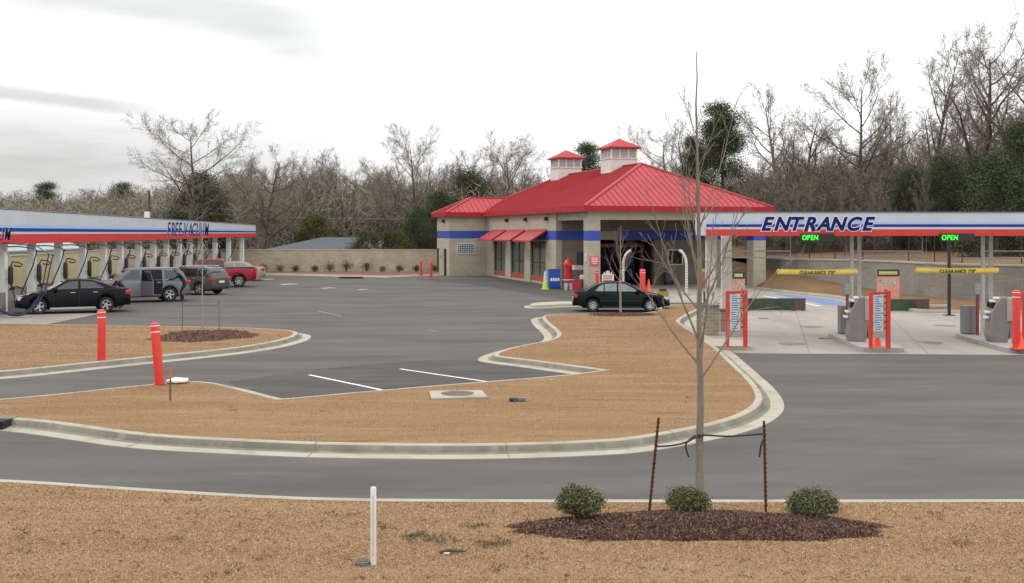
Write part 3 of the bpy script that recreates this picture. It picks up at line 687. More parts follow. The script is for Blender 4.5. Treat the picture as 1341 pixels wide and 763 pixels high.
# galvanised rails fixed to the posts
for a, b in ((1118, 1208), (1290, 1400), (948, 1035)):
    p, q = at(a, 39.9), at(b, 39.9); rr = MB(); r_ = .025
    za, zb = zat(328.5, 39.9), zat(341, 39.9)
    rr.tube([(p.x, 39.9, za), (q.x, 39.9, za)], r_, 6); rr.tube([(q.x, 39.9, za), (q.x, 39.9, zb)], r_, 6); rr.tube([(p.x, 39.9, zat(337, 39.9)), (q.x, 39.9, zat(337, 39.9))], r_, 6); rr.tube([(q.x, 39.9, za), (q.x, 39.9, zbot+.05)], .012, 6)
    rr.build('hanging_rail', M_galv, C)
# open signs
for k, (a, b, t0, t1) in enumerate(((1048, 1092, 1049.5, 1070), (1230, 1275, 1232, 1252.5))):
    o = thing('open_sign', ['black sign lit OPEN in green under the word ENTRANCE', 'black sign lit OPEN in green further right, beside the black pole'][k], 'sign', (0, 0, 0), group='lit signs under the entrance canopy')
    MB().box(ex(a), ex(b), YC-.1, YC-.03, ez(316), ez(305.5)).build('housing', M_black, o, bevel=.01)
    lettering('lettering', 'OPEN', .24, mat('green lamps', (.02, .5, .02), .4, emit=((.04, 1, .05), 1.5)), o, ((ex(t0)+ex(t1))/2, YC-.108, ez(310.7)), width=ex(t1)-ex(t0), offset=.004, depth=.004, gap=.16)
    MB().box(ex(a)+.3, ex(a)+.33, YC-.06, YC-.03, ez(305.4), zbot+.02).build('bracket', M_dgrey, o)
# yellow clearance tubes
for k, (a, b, ya, yb) in enumerate(((1018.5, 1121, 355.5, 355.2), (1200.5, 1305.5, 353.2, 353.6))):
    yy = 39.0; p, q = at(a, yy, zat(ya, yy)), at(b, yy, zat(yb, yy))
    o = thing('clearance_bar', ['yellow foam clearance bar hanging over the left pay lane', 'yellow foam clearance bar hanging over the right pay lane, crossing the black pole'][k], 'clearance bar', group='clearance bars over the lanes')
    mid = p.lerp(q, .55)+Vector((0, 0, -.035))
    MB().tube([p+Vector((-.05, 0, .0)), p, p.lerp(mid, .5), mid, mid.lerp(q, .5), q, q+Vector((.05, 0, 0))], [.05, .1, .1, .1, .1, .1, .06], 14).build('tube', M_yellow, o, smooth=True)
    lettering('lettering', "CLEARANCE 7'0\"", .18, mat('dark print', (.13, .10, .02), .6), o, (mid.x-.15, yy-.115, mid.z), width=1.25, depth=.012, offset=.003, gap=.14)
    for r_ in (p.lerp(q, .12), p.lerp(q, .88)): MB().tube([r_, (r_.x, yy, zbot)], .006, 4).build('chain', M_galv, o)
# islands
dI = Vector((-.37, -5.0)); dI.normalize()   # from the far end towards the road
def isl_poly(px, py, L_=7.5, w_=1.35):
    n = G(px, py); e = Vector((.073, 1)).normalized(); s_ = Vector((e.y, -e.x)); o = Vector(n.xy); out = []
    for (a, b) in ((0, 0), (0, w_), (L_, w_), (L_, 0)): out.append(tuple(o+e*a+s_*b))
    return out
isl = []
M_isl = mat('island concrete', (.30, .285, .26), .9, var=.15, vscale=2)
for k, (px, py, lab) in enumerate(((1129, 461.5, 'low concrete island under the middle grey pay station'), (1320, 462.5, 'low concrete island under the pay station at the right edge'), (930, 459, 'small pale concrete island at the left end of the entrance canopy'))):
    n = G(px, py); e = Vector((.073 if px > 1000 else .02, 1, 0)).normalized(); s_ = Vector((e.y, -e.x, 0))
    L_, w_ = (5.3, 1.35) if px > 1000 else (2.3, 1.35)
    pts = [(0, .25), (.12, .06), (.5, 0), (L_-.4, 0), (L_, .5), (L_, w_-.5), (L_-.4, w_), (.5, w_), (.12, w_-.06), (0, w_-.25)]
    o = MB().prism([(b, a) for a, b in pts], 'z', 0, .15).build('traffic_island', M_conc if px < 1000 else M_isl, None, bevel=.015); o.location = n; o.rotation_euler.z = math.atan2(-e.x, e.y); tag(o, lab, 'island', 'concrete islands at the pay lanes')
# menu signs in red frames
def menu(px0, px1, pyt, pyb, lab, flip=False, cone=True, bar_px=None):
    y = G(px0, pyb, .15).y; a, b = at(px0, y), at(px1, y); w_ = b.x-a.x; h_ = (pyb-pyt)/F*y
    o = thing('menu_sign', lab, 'sign', (a.x, y, .15), 0, 'menu signs on the islands')
    MB().box(0, .1, -.05, .05, 0, h_).build('post', M_sred, o, bevel=.01); MB().box(w_-.12, w_, -.07, .07, 0, h_+.04).build('post', M_sred, o, bevel=.01)
    MB().box(.1, w_-.12, -.03, .03, h_-.06, h_).build('top_rail', M_sred, o)
    MB().box(.102, w_-.122, -.022, .02, .32, h_-.062).build('board', mat('orange red poster', (.55, .12, .04), .5, col2=(.62, .38, .08), vscale=6), o)
    pn = MB(); k = 4; zz0 = .5; H_ = (h_-.09-zz0)/k
    for i in range(k): pn.box(.13, w_*.66, -.030, -.0225, zz0+i*H_+.02, zz0+(i+1)*H_)
    pn.build('price_panels', mat('pale blue poster', (.36, .50, .60), .4, col2=(.62, .68, .70), vscale=9), o)
    tx = MB(); rr = random.Random(px0)
    for i in range(k):
        for j in range(4): ww = rr.uniform(.12, .3); tx.box(.17, .17+ww, -.034, -.0305, zz0+i*H_+.07+j*.07, zz0+i*H_+.095+j*.07)
    for i in range(7): ww = rr.uniform(.05, .12); tx.box(w_*.7, w_*.7+ww, -.027, -.0222, zz0+.1+i*.19, zz0+.15+i*.19)
    tx.build('small_print', mat('dark print blue', (.05, .10, .22), .5), o)
    MB().box(.13, w_-.15, -.030, -.0225, .34, .48).build('lower_panel', mat('grey print', (.30, .30, .32), .5), o)
    return o
menu(950.5, 978.5, 381, 454.5, 'tall red framed menu sign beside the white twin columns')
menu(1138, 1165.5, 382, 456, 'tall red framed menu sign in front of the middle grey pay station')
menu(1339, 1368, 382, 456, 'red framed menu sign cut off by the right edge of the view')
def cone(px, py, lab, h=.7, m=M_orange, z=0, m2=None, r=.15, group=None):
    p = G(px, py, z); o = thing('traffic_cone', lab, 'cone', p, 0, group)
    MB().box(-r*1.25, r*1.25, -r*1.25, r*1.25, 0, .03).build('base', m, o, bevel=.01)
    MB().lathe(0, 0, [(0, .03), (r, .03), (r*.62, h*.45), (r*.2, h), (0, h)], 16).build('body', m, o, smooth=True)
    if m2: MB().lathe(0, 0, [(r*.66, h*.43), (r*.68, h*.44), (r*.42, h*.72), (r*.4, h*.72)], 16).build('collar', m2, o, smooth=True)
    return o
cone(1148.5, 454, 'bright orange cone standing behind the middle menu sign', h=.5, z=.15, r=.14, group='orange cones'); cone(1336, 456.5, 'bright orange cone at the right edge by the red bollard', h=.5, z=.15, r=.18, group='orange cones')
cone(849.5, 384, 'orange cone beside the red bollard at the wash tunnel mouth', h=.85, r=.17, group='orange cones')
# bollards
def bollard(px, pyb, pyt, lab, z=0, rr=.09, lean=0, group='red bollards round the lot', ly=0, cap=True):
    p = G(px, pyb, z); h = (pyb-pyt)/F*p.y
    o = thing('bollard', lab, 'bollard', p, 0, group); o.rotation_euler = (ly, lean, 0)
    MB().lathe(0, 0, [(0, 0), (rr, 0), (rr, h-.06), (rr*.85, h-.02), (rr*.4, h), (0, h+.005)], 20).build('sleeve', M_bollard, o, smooth=True)
    for q in (.06, .20): MB().lathe(0, 0, [(rr, h-q-.025), (rr+.003, h-q-.025), (rr+.003, h-q), (rr, h-q)], 20).build('reflective_band', M_refl, o, smooth=False)
    return o
bollard(133, 471.5, 405, 'upright red bollard on the left grass island near the black sedan', z=.15, rr=.11)
bollard(209, 503.5, 422, 'red bollard leaning left at the near side of the left driveway', z=.15, rr=.105, lean=R(-4.5))
bollard(1331, 456.5, 379.5, 'thick red bollard in front of the right pay station', z=.15, rr=.115)
bollard(551.5, 361, 338, 'slim red bollard by the back wall, left of the pair', rr=.1); bollard(564.5, 364, 339, 'slim red bollard nearest the equipment wing, right of the pair', rr=.1)
bollard(782, 382, 352, 'red bollard against the front corner column of the car wash', rr=.11)
bollard(841.5, 384, 352, 'thick red bollard in the porch beside an orange cone', rr=.17)
# pay stations
def station(px, py, lab):
    p = G(px, py, .15); o = thing('pay_station', lab, 'pay station', p, R(-4), 'pay stations on the islands')
    MB().prism([(-.02, 0), (-.5, 0), (-.56, .2), (-.5, .95), (-.36, 1.25), (-.22, 1.42), (.0, 1.45), (.05, 1.3), (.05, .5)], 'y', -.3, .3).build('housing', M_grey, o, bevel=.02)
    MB().box(-.06, .30, -.34, .36, .68, 1.42).build('cabinet', mat('light grey cabinet', (.33, .32, .30), .45, var=.1), o, bevel=.025)
    MB().box(.049, .28, -.28, .28, .12, .68).build('lower_cabinet', M_grey, o, bevel=.01)
    MB().box(-.45, .1, -.28, .28, -.01, .08).build('foot', mat('pale foot plate', (.6, .6, .57), .5), o)
    for (a, z_) in ((-.57, .78), (-.52, .95), (-.36, 1.30), (-.24, 1.40)): MB().box(a-.08, a+.02, -.16, .16, z_-.03, z_+.04).build('button_panel', mat('bright trim', (.75, .76, .78), .3), o, bevel=.015)
    MB().box(-.50, -.40, -.2, .2, 1.1, 1.27).build('screen', M_cglass, o)
station(1132, 446, 'grey pay station with sloping face, behind the middle menu sign'); station(1316, 447, 'grey pay station with sloping face, left of the thick red bollard')
for k, (a, b, px, py) in enumerate(((1101, 1112.5, 1108.5, 437.5), (1263.5, 1278, 1279, 437.5))):
    p = G(a, py, .15); w_ = (b-a)/F*p.y; o = thing('service_cabinet', ['narrow grey cabinet at the far end of the middle island', 'narrow grey cabinet at the far end of the right island'][k], 'cabinet', p, R(-4), 'grey cabinets on the islands')
    MB().box(0, w_, 0, .5, .03, .98).build('body', mat('mid grey sheet', (.17, .17, .17), .4), o, bevel=.012); MB().box(.02, w_-.02, .02, .48, 0, .03).build('plinth', M_black, o)
    MB().box(w_*.5-.004, w_*.5+.004, -.004, .001, .1, .9).build('door_seam', M_black, o)
    p = G(px+1, py+1, .15); o = thing('post_sign', ['small grey sign on a maroon post by the middle pay station', 'small grey sign on a maroon post by the right pay station'][k], 'sign', p, 0, 'small signs on maroon posts')
    MB().box(-.04, .04, -.04, .04, 0, 1.42).build('post', mat('maroon post', (.20, .025, .04), .5), o); MB().box(-.13, .13, -.05, -.02, 1.38, 1.82).build('panel', mat('grey sign panel', (.20, .20, .19), .5), o, bevel=.005)
    pr = MB()
    for j in range(5): pr.box(-.1, .1, -.056, -.051, 1.44+j*.07, 1.465+j*.07)
    pr.build('print', mat('pale print', (.4, .4, .38), .6), o)
# black pole
p = G(1243, 413); o = thing('steel_pole', 'thin black steel pole standing at the edge of the slope under the right OPEN sign', 'pole', p)
MB().cyl(0, 0, 0, 4.2, .075, .07, 12).build('shaft', M_black, o, smooth=True); MB().box(-.2, .2, -.2, .2, 0, .04).build('base_plate', M_black, o)
# posters and low banners beyond
for k, (a, b, t_, bt, lab) in enumerate(((1148.5, 1178, 352.5, 390, 'orange poster with dark green heading behind the middle menu sign'), (959, 975.5, 355.5, 393, 'orange poster with dark green heading behind the left menu sign'))):
    y = 52 if k == 0 else 51; p, q = at(a, y), at(b, y); w_ = q.x-p.x; zt_, zb_ = zat(t_, y), zat(bt, y)
    o = thing('poster_stand', lab, 'sign', (p.x, y, 0), group='orange posters beyond the lanes')
    MB().box(0, w_, 0, .04, .45, zt_).build('board', mat('orange poster', (.62, .20, .12), .5, col2=(.68, .36, .28), vscale=5), o)
    MB().box(0, w_, -.012, -.002, zt_-.33, zt_).build('heading', mat('dark green', (.02, .05, .03), .5), o)
    tx = MB(); rr = random.Random(k)
    for i in range(9): tx.box(.1+i*(w_-.2)/9, .1+i*(w_-.2)/9+(w_-.2)/12, -.018, -.0125, zt_-.24, zt_-.09)
    tx.build('heading_print', mat('yellow print', (.6, .6, .2), .5), o)
    tx = MB()
    for i in range(4): xx = .08+i*(w_-.15)/4; tx.box(xx, xx+w_/7, -.010, -.002, zt_-.8, zt_-.42)
    tx.build('small_pictures', mat('pale picture', (.7, .6, .5), .5, col2=(.1, .12, .08), vscale=9), o)
    for xx in (.05, w_-.05): MB().box(xx-.02, xx+.02, .042, .08, 0, zt_-.1).build('leg', M_dgrey, o)
for k, (a, b, c, t_, bt) in enumerate(((979.5, 1040, 1055, 391.5, 407), (1165, 1200, 1217, 392.5, 407.5))):
    p = G(a, bt); q = at(c, p.y); m_x = at(b, p.y).x; h = (bt-t_)/F*p.y
    o = thing('low_banner', ['long low dark green banner beyond the left pay lane', 'short low dark green banner beyond the middle menu sign'][k], 'banner', (0, p.y, 0), group='low banners beyond the lanes')
    MB().box(p.x, m_x, 0, .05, .03, h).build('panel', mat('dark green banner', (.012, .028, .016), .5, col2=(.05, .09, .05), vscale=2.2), o)
    MB().box(m_x+.002, q.x, 0, .05, .03, h).build('brick_panel', mat('red brown panel', (.10, .06, .05), .7, var=.5, vscale=8), o)
    MB().box(p.x, q.x, -.01, .06, h+.001, h+.04).build('top_rail', M_dgrey, o)
    for xx in (p.x+.1, m_x, q.x-.1): MB().box(xx-.03, xx+.03, .051, .3, 0, .1).build('foot', M_dgrey, o)
p = G(1226, 407); o = thing('barrier_arm', 'short white barrier arm reaching towards the black pole', 'barrier', p)
MB().box(-.35, .5, -.03, .03, .22, .31).build('arm', mat('greyed white', (.5, .5, .48), .5), o); MB().box(-.42, -.35, -.05, .05, 0, .35).build('post', M_dgrey, o)
# small bits in the drive
MB()
for (a, b) in ((1000, 417), (1080, 443)):
    o = MB().cyl(0, 0, 0, .012, .22, n=16).build('drain_cover', M_iron, None, loc=G(a, b, .009)); tag(o, 'dark round drain cover in the pale drive %s' % ('by the low green banner' if a == 1000 else 'in front of the middle island'), 'drain cover')
# yellow red sign by the columns
p = G(923, 437); o = thing('notice_post', 'pink notice with yellow edges on a dark post left of the white twin columns', 'sign', p)
MB().box(-.04, .04, 0, .08, 0, 1.75).build('post', M_dgrey, o); MB().box(-.14, .14, -.03, -.002, 1.55, 2.35).build('panel', mat('pink notice', (.50, .17, .16), .5), o)
MB().box(-.14, .14, -.036, -.031, 2.24, 2.36).build('yellow_edge', mat('yellow print 2', (.62, .50, .10), .5), o); MB().box(-.14, .14, -.036, -.031, 1.54, 1.64).build('yellow_edge', MATS['yellow print 2'], o)

# ================================================================ objects at the car wash front
p = G(719.5, 378); o = thing('vending_box', 'bright blue vending box with white lettering against the building pier', 'vending box', p, R(8))
MB().box(0, .72, 0, .6, .05, 1.22).build('body', mat('bright blue sheet', (.012, .07, .42), .35), o, bevel=.02); MB().box(.02, .7, .02, .58, 0, .05).build('plinth', M_black, o)
MB().box(-.02, .74, -.02, .62, 1.222, 1.27).build('lid', mat('dark teal lid', (.02, .06, .10), .4), o)
lettering('lettering', 'ICE', .3, M_wlet, o, (.36, -.006, .58), offset=.02, width=.52, depth=.003) if False else None
bw = MB()
for k in range(4): bw.box(.07+k*.155, .19+k*.155, -.008, -.001, .50, .70)
bw.build('lettering', M_wlet, o)
p = G(714, 378.6); o = cone(714, 378.6, 'yellow green safety cone with a white top left of the blue vending box', h=1.12, m=mat('lime plastic', (.50, .70, .04), .5), r=.2, m2=None)
MB().lathe(0, 0, [(.12, .5), (.125, .5), (.06, 1.13), (0, 1.14)], 14).build('sleeve', M_trim, o, smooth=True)
o = thing('red_dome_bin', 'red litter bin with a domed top between blue box and corner column', 'bin', at(744.5, 74))
MB().lathe(0, 0, [(0, .05), (.26, .05), (.28, .9), (.28, 1.35), (.33, 1.36), (.33, 1.44), (.28, 1.46)], 20).build('body', mat('red plastic', (.62, .03, .02), .4), o, smooth=True); MB().lathe(0, 0, [(.33, 1.47), (.30, 1.65), (.2, 1.8), (.08, 1.86), (.06, 1.93), (0, 1.95)], 20).build('dome', mat('red plastic', (.6, .03, .02), .4), o, smooth=True)
p = G(738, 379); o = thing('wash_table', 'small table with white buckets under it beside the blue vending box', 'table', G(737.5, 380), R(5))
MB().box(0, .75, 0, .55, .62, .67).build('table_top', mat('pale blue top', (.30, .34, .48), .5), o, bevel=.01)
for a, b in ((.04, .04), (.71, .04), (.04, .5), (.71, .5)): MB().box(a-.02, a+.02, b-.02, b+.02, 0, .62).build('leg', M_dgrey, o)
for k in range(2):
    q = MB().lathe(0, 0, [(0, 0), (.11, 0), (.14, .45), (.15, .46), (.13, .46), (.1, .05)], 16).build('bucket', mat('white blue plastic', (.55, .58, .66), .5), None, smooth=True, loc=o.location+Vector((.2+k*.34, .2, .0)))
    tag(q, ['white bucket under the left of the small table', 'white bucket under the table next to the red tub'][k], 'bucket', 'white buckets')
o = thing('red_tub', 'square red tub standing right of the small table', 'tub', G(750.5, 380.5), R(4))
MB().box(0, .5, 0, .45, 0, .62).build('body', mat('deep red plastic', (.42, .012, .02), .4), o, bevel=.03); MB().box(-.02, .52, -.02, .47, .621, .66).build('rim', mat('deep red plastic', (.4, .01, .02), .4), o)
o = thing('hand_vacuum', 'dark wheeled machine with a white tank beside the corner column', 'machine', G(762.5, 378))
MB().lathe(0, 0, [(0, .08), (.2, .08), (.22, .5), (.18, .62)], 16).build('base', mat('dark teal plastic', (.02, .05, .055), .5), o, smooth=True); MB().lathe(0, 0, [(.17, .63), (.17, .82), (.1, .9), (0, .92)], 16).build('tank', M_trim, o, smooth=True); MB().tube([(0, 0, .9), (-.1, 0, 1.05), (-.25, 0, 1.1), (-.3, 0, .9)], .03, 6).build('handle', M_black, o)
o = thing('cardboard_box', 'crumpled pale box resting on the ledge left of the corner column', 'box', bl(.75, 4.0, 1.15), R(30))
MB().box(-.35, .35, -.2, .2, 0, .3).build('body', mat('pale pinkish board', (.5, .42, .38), .8), o, bevel=.04); MB().box(-.36, .0, -.21, .21, .301, .33).build('flap', mat('pale pinkish board', (.5, .42, .38), .8), o)
o = thing('shelf_stand', 'dark stand carrying a pale box left of the corner column', 'stand', bl(.75, 4.0, 0), 0)
MB().box(-.4, .4, -.25, .25, 1.08, 1.148).build('shelf', M_dgrey, o)
for a in (-.36, .36):
    for b in (-.2, .2): MB().box(a-.025, a+.025, b-.025, b+.025, 0, 1.08).build('leg', M_dgrey, o)
# white sign behind the sedan
o = thing('folding_sign', 'white folding sign with red print showing over the roof of the dark green saloon', 'sign', at(796, 66), 0)
MB().prism([(-.37, .0), (.37, .0), (.36, 1.15), (.27, 1.15), (.24, 1.32), (.13, 1.16), (.1, 1.36), (-.1, 1.36), (-.13, 1.16), (-.24, 1.32), (-.27, 1.15), (-.36, 1.15)], 'y', -.04, .0).build('panel', M_trim, o)
tx = MB()
for i in range(4):
    for j in range(5): tx.box(-.27+j*.11, -.19+j*.11, -.046, -.041, .62+i*.13, .70+i*.13)
tx.build('print', mat('red print', (.6, .06, .09), .5), o)
MB().prism([(-.3, 0), (.3, 0), (.27, 1.0), (-.27, 1.0)], 'y', .25, .28).build('back_leg', M_trim, o)
# white gooseneck guide pipes
for k, (px, pyb, sgn, tip, lab) in enumerate(((816, 384, 1, 829, 'white gooseneck pipe curving right in front of the tunnel mouth'), (899, 386, -1, 887, 'white gooseneck pipe curving left near the right side of the porch'))):
    p = G(px, pyb); h = zat(327, p.y); dx = abs(tip-px)/F*p.y
    pts = [(0, 0, 0), (0, 0, h-.9)]+[(sgn*dx*(1-math.cos(a)), 0, h-.9+.9*math.sin(a)) for a in (R(20), R(40), R(60), R(78))]
    o = thing('gooseneck_pipe', lab, 'pipe', p, 0, 'gooseneck pipes at the tunnel'); pl = MB().tube(pts, .078, 12).build('pipe', M_trim, o, smooth=True)
    MB().box(-.15, .15, -.15, .15, 0, .03).build('base_plate', M_dgrey, o)
    nz = MB()
    for j in range(10): nz.cyl(sgn*.0, -.0, .35+j*.16, .38+j*.16, .088, n=10)
    nz.build('clamp_bands', mat('pinkish clamp', (.5, .28, .26), .6), o)
o = thing('green_planter', 'low yellow green planter by the porch behind the dark green saloon', 'planter', G(868, 389)); MB().lathe(0, 0, [(0, 0), (.3, 0), (.36, .35), (.33, .35), (.3, .3), (0, .3)], 18).build('pot', mat('olive yellow pot', (.30, .27, .06), .6), o, smooth=True)
MB().box(-.2, .2, -.2, .2, .3, .5).build('soil_mound', M_mulch, o, bevel=.08)
o = thing('storage_crate', 'dark mauve crate on the porch floor right of the tunnel mouth', 'crate', bl(7.6, 5.2, 0), R(16))
MB().box(0, .75, 0, .6, .25, .95).build('body', mat('mauve plastic', (.09, .06, .075), .6), o, bevel=.03); MB().box(-.03, .78, -.03, .63, .951, 1.0).build('lid', mat('mauve plastic', (.09, .06, .075), .6), o); MB().box(.1, .65, .1, .5, 0, .25).build('base', M_black, o)
# ================================================================ vacuum canopy
M_colw = mat('white column sheet', (.80, .79, .74), .5, var=.05)
VX, VY0, VY1 = -22.8, 43.0, 98.5
def vt(y): return 4.67-(y-54.2)*.0088
def vb(y): return 3.14+(y-54.2)*.0027
def vz(y, f): return vt(y)+(vb(y)-vt(y))*f
V = thing('vacuum_canopy', 'long low white canopy lettered FREE-VACUUM with red lower edge over the vacuum bays', 'canopy', (VX, VY0, 0))
def strip(name, f0, f1, m, out, par, ya=VY0, yb=VY1, th=.004):
    # quads along the length, local to the canopy
    mb = MB(); n = 24
    for i in range(n):
        a = ya+(yb-ya)*i/n; b = ya+(yb-ya)*(i+1)/n
        for_ = [(out, a, vz(a, f1)), (out, b, vz(b, f1)), (out, b, vz(b, f0)), (out, a, vz(a, f0)), (out-th, a, vz(a, f1)), (out-th, b, vz(b, f1)), (out-th, b, vz(b, f0)), (out-th, a, vz(a, f0))]
        fs = [(0, 1, 2, 3), (7, 6, 5, 4), (3, 2, 6, 7), (1, 0, 4, 5)]
        if i == 0: fs.append((0, 3, 7, 4))
        if i == n-1: fs.append((2, 1, 5, 6))
        mb.add([(p[0], p[1]-VY0, p[2]) for p in for_], fs)
    return mb.build(name, m, par)
strip('fascia', 0, 1, M_white, 0, V, th=.1); strip('fascia', 0, 1, M_white, -4.4, V, th=.1)
strip('light_blue_stripe', .43, .53, M_lblue, .007, V); strip('blue_stripe', .535, .64, M_navy, .007, V); strip('red_stripe', .71, 1.004, M_sred, .007, V)
for (ya, yb) in ((VY0, VY0+.1), (VY1-.1, VY1)):
    MB().prism([(-4.399, vb(ya)), (-.101, vb(ya)), (-.101, vt(ya)), (-4.399, vt(ya))], 'y', ya-VY0, yb-VY0).build('fascia', M_white, V)
mb = MB(); n = 12
for i in range(n):
    a = VY0+.11+(VY1-VY0-.22)*i/n; b = VY0+.11+(VY1-VY0-.22)*(i+1)/n
    for (za, zb) in ((lambda y: vt(y)-.2, lambda y: vt(y)-.1), (lambda y: vb(y)+.1, lambda y: vb(y)+.15)):
        mb.add([(-4.39, a-VY0, za(a)), (-.105, a-VY0, za(a)), (-.105, b-VY0, za(b)), (-4.39, b-VY0, za(b)), (-4.39, a-VY0, zb(a)), (-.105, a-VY0, zb(a)), (-.105, b-VY0, zb(b)), (-4.39, b-VY0, zb(b))], [(0, 3, 2, 1), (4, 5, 6, 7)])
mb.build('roof_deck', M_white, V)
tr = MB(); tr.tube([(.01, 0, vt(VY0)+.01), (.01, VY1-VY0, vt(VY1)+.01)], .025, 5); tr.build('edge_trim', MATS['dark edge trim'], V)
sm = MB()
for k in range(1, 18):
    y = VY0+k*3.05; sm.box(.0005, .003, y-VY0-.008, y-VY0+.008, vz(y, .42), vz(y, .01))
sm.build('panel_seams', mat('seam grey', (.4, .42, .45), .5), V)
def vtext(y0, y1, f0, f1, par, size):
    ym = (y0+y1)/2; zc = (vz(ym, f0)+vz(ym, f1))/2; h = vz(ym, f0)-vz(ym, f1)
    for (nm, m, off, dz, out, w, dp) in (('letter_outline', M_wlet, .04*size, .0, .013, y1-y0+.18*size, .003), ('lettering', M_navyt, .016*size, 0, .022, y1-y0, .005)):
        o = lettering(nm, 'FREE-VACUUM', h/.70, m, par, (out, ym-VY0, zc), rot=(R(90), 0, R(90)), shear=.25, offset=off*.8, width=y1-y0, depth=dp, gap=.16)
vtext(73.2, 83.2, .10, .86, V, .9); vtext(44.6, 50.35, .52, .88, V, .6)
MB().box(-.4, -.12, 27.0-.15, 27.0+.15, vt(70)-.15, vt(70)+.42).build('roof_vent', M_trim, V, bevel=.01)
post_px = [3, 41, 76, 108, 135, 157, 181, 200, 217, 234, 248, 262, 281]
post_y = [23.3*1450/(670-p) for p in post_px]
for i, y in enumerate(post_y+[91.0, 95.5]):
    c_ = MB().box(-.66, -.34, y-VY0-.16, y-VY0+.16, 0, vb(y)+.11).build('column', M_colw, V)
    MB().box(-.75, -.25, y-VY0-.24, y-VY0+.24, .0, .012).build('base_plate', M_dgrey, c_)
p0 = MB().box(-1.35, -.05, 50.05-VY0-.5, 50.05-VY0-.07, 0, .95).build('column_plinth', mat('brown grey stone', (.22, .20, .175), .8, var=.2, bump=.3), V)
def make_vac():
    o = thing('vacuum_station', 'x', 'vacuum')
    MB().lathe(.0, 0, [(0, 1.3), (.1, 1.3), (.115, 1.38), (.115, 2.0), (.08, 2.1), (0, 2.12)], 12).build('canister', M_black, o, smooth=True)
    MB().box(-.3, -.1, -.04, .04, 1.5, 1.6).build('bracket', M_galv, o)
    MB().tube([(-.3, .1, 3.0), (.3, .1, 3.02), (.9, .05, 2.95), (1.25, 0, 2.8)], .03, 6).build('boom', M_dgrey, o, smooth=True)
    MB().tube([(-.2, -.2, 3.0), (.0, -.18, 2.6), (.1, -.15, 2.4)], .035, 6).build('drop_pipe', M_galv, o)
    h1 = MB().tube([(1.2, 0, 2.82), (1.05, 0, 2.2), (.75, .0, 1.5), (.5, 0, .9), (.35, 0, .55), (.2, 0, .62), (.1, 0, 1.0), (.05, 0, 1.3)], .03, 7); h1.build('hose', M_hose, o, smooth=True)
    MB().tube([(.0, 0, 2.1), (.1, 0, 2.32), (.4, 0, 2.28), (.55, .02, 2.18), (.42, .04, 2.10), (.15, .02, 2.14)], .032, 7).build('hose', M_black, o, smooth=True)
    MB().tube([(-.02, 0, 1.32), (.05, 0, 1.15), (.3, 0, 1.18), (.6, 0, 1.05), (.72, 0, .85)], .03, 7).build('hose', M_black, o, smooth=True)
    MB().box(-.02, .16, -.06, .06, 1.02, 1.14).build('nozzle_holder', M_black, o)
    return o
ordn = ['nearest', 'second', 'third', 'fourth', 'fifth', 'sixth', 'seventh', 'eighth', 'ninth', 'tenth', 'eleventh', 'twelfth', 'farthest']
vp = make_vac()
for i, y in enumerate(post_y):
    o = vp if i == 0 else copy_tree(vp)
    o.location = (VX-.5+.36, y, 0); o.rotation_euler.z = R([0, 3, -4, 2][i % 4])
    o['label'] = 'black vacuum canister and hose on the %s white canopy post%s' % (ordn[i], {0: ' beside the plinth', 1: ' by the sedan hood'}.get(i, ' from the left' if i < 12 else ''))
    o['group'] = 'vacuum stations on the canopy posts'
# the blue hoses drooping in front of the black sedan
o = thing('vacuum_hose', 'bundle of dark blue hoses drooping to the ground at the front of the black sedan', 'hose', (0, 0, 0))
for k, d in enumerate((0, .16)):
    y = 47.9
    pts = [at(64+k*6, y, zat(332, y)), at(60+k*5, y, zat(352, y)), at(56+k*5, y, zat(374, y)), at(52+k*4, y, zat(388, y)), at(42+k*2, y-.1, zat(402, y)), at(30, y-.2-d, zat(411.5, y)), at(16, y-.2-d, zat(412.5-k, y)), at(4, y-.2-d, zat(407-k, y)), at(-12, y-.1-d, zat(398, y)), at(-40, y-.1, zat(385, y))]
    # smooth
    P_ = [tuple(p) for p in pts]
    for _ in range(2):
        q = [P_[0]]
        for a, b in zip(P_, P_[1:]): q += [tuple(.75*a[c]+.25*b[c] for c in range(3)), tuple(.25*a[c]+.75*b[c] for c in range(3))]
        P_ = q+[P_[-1]]
    P_ = [(a, b, max(c, .06)) for a, b, c in P_]
    n = len(P_); MB().tube(P_, [.025 if i < n*.35 else .055 for i in range(n)], 8).build('hose', M_hose, o, smooth=True)
MB().tube([at(68, 47.9, zat(334, 47.9)), at(60, 48.2, zat(330, 47.9)), at(48, 48.9, zat(322, 47.9)), (VX-.02, 49.6, 3.2)], .03, 6).build('boom', M_dgrey, o)

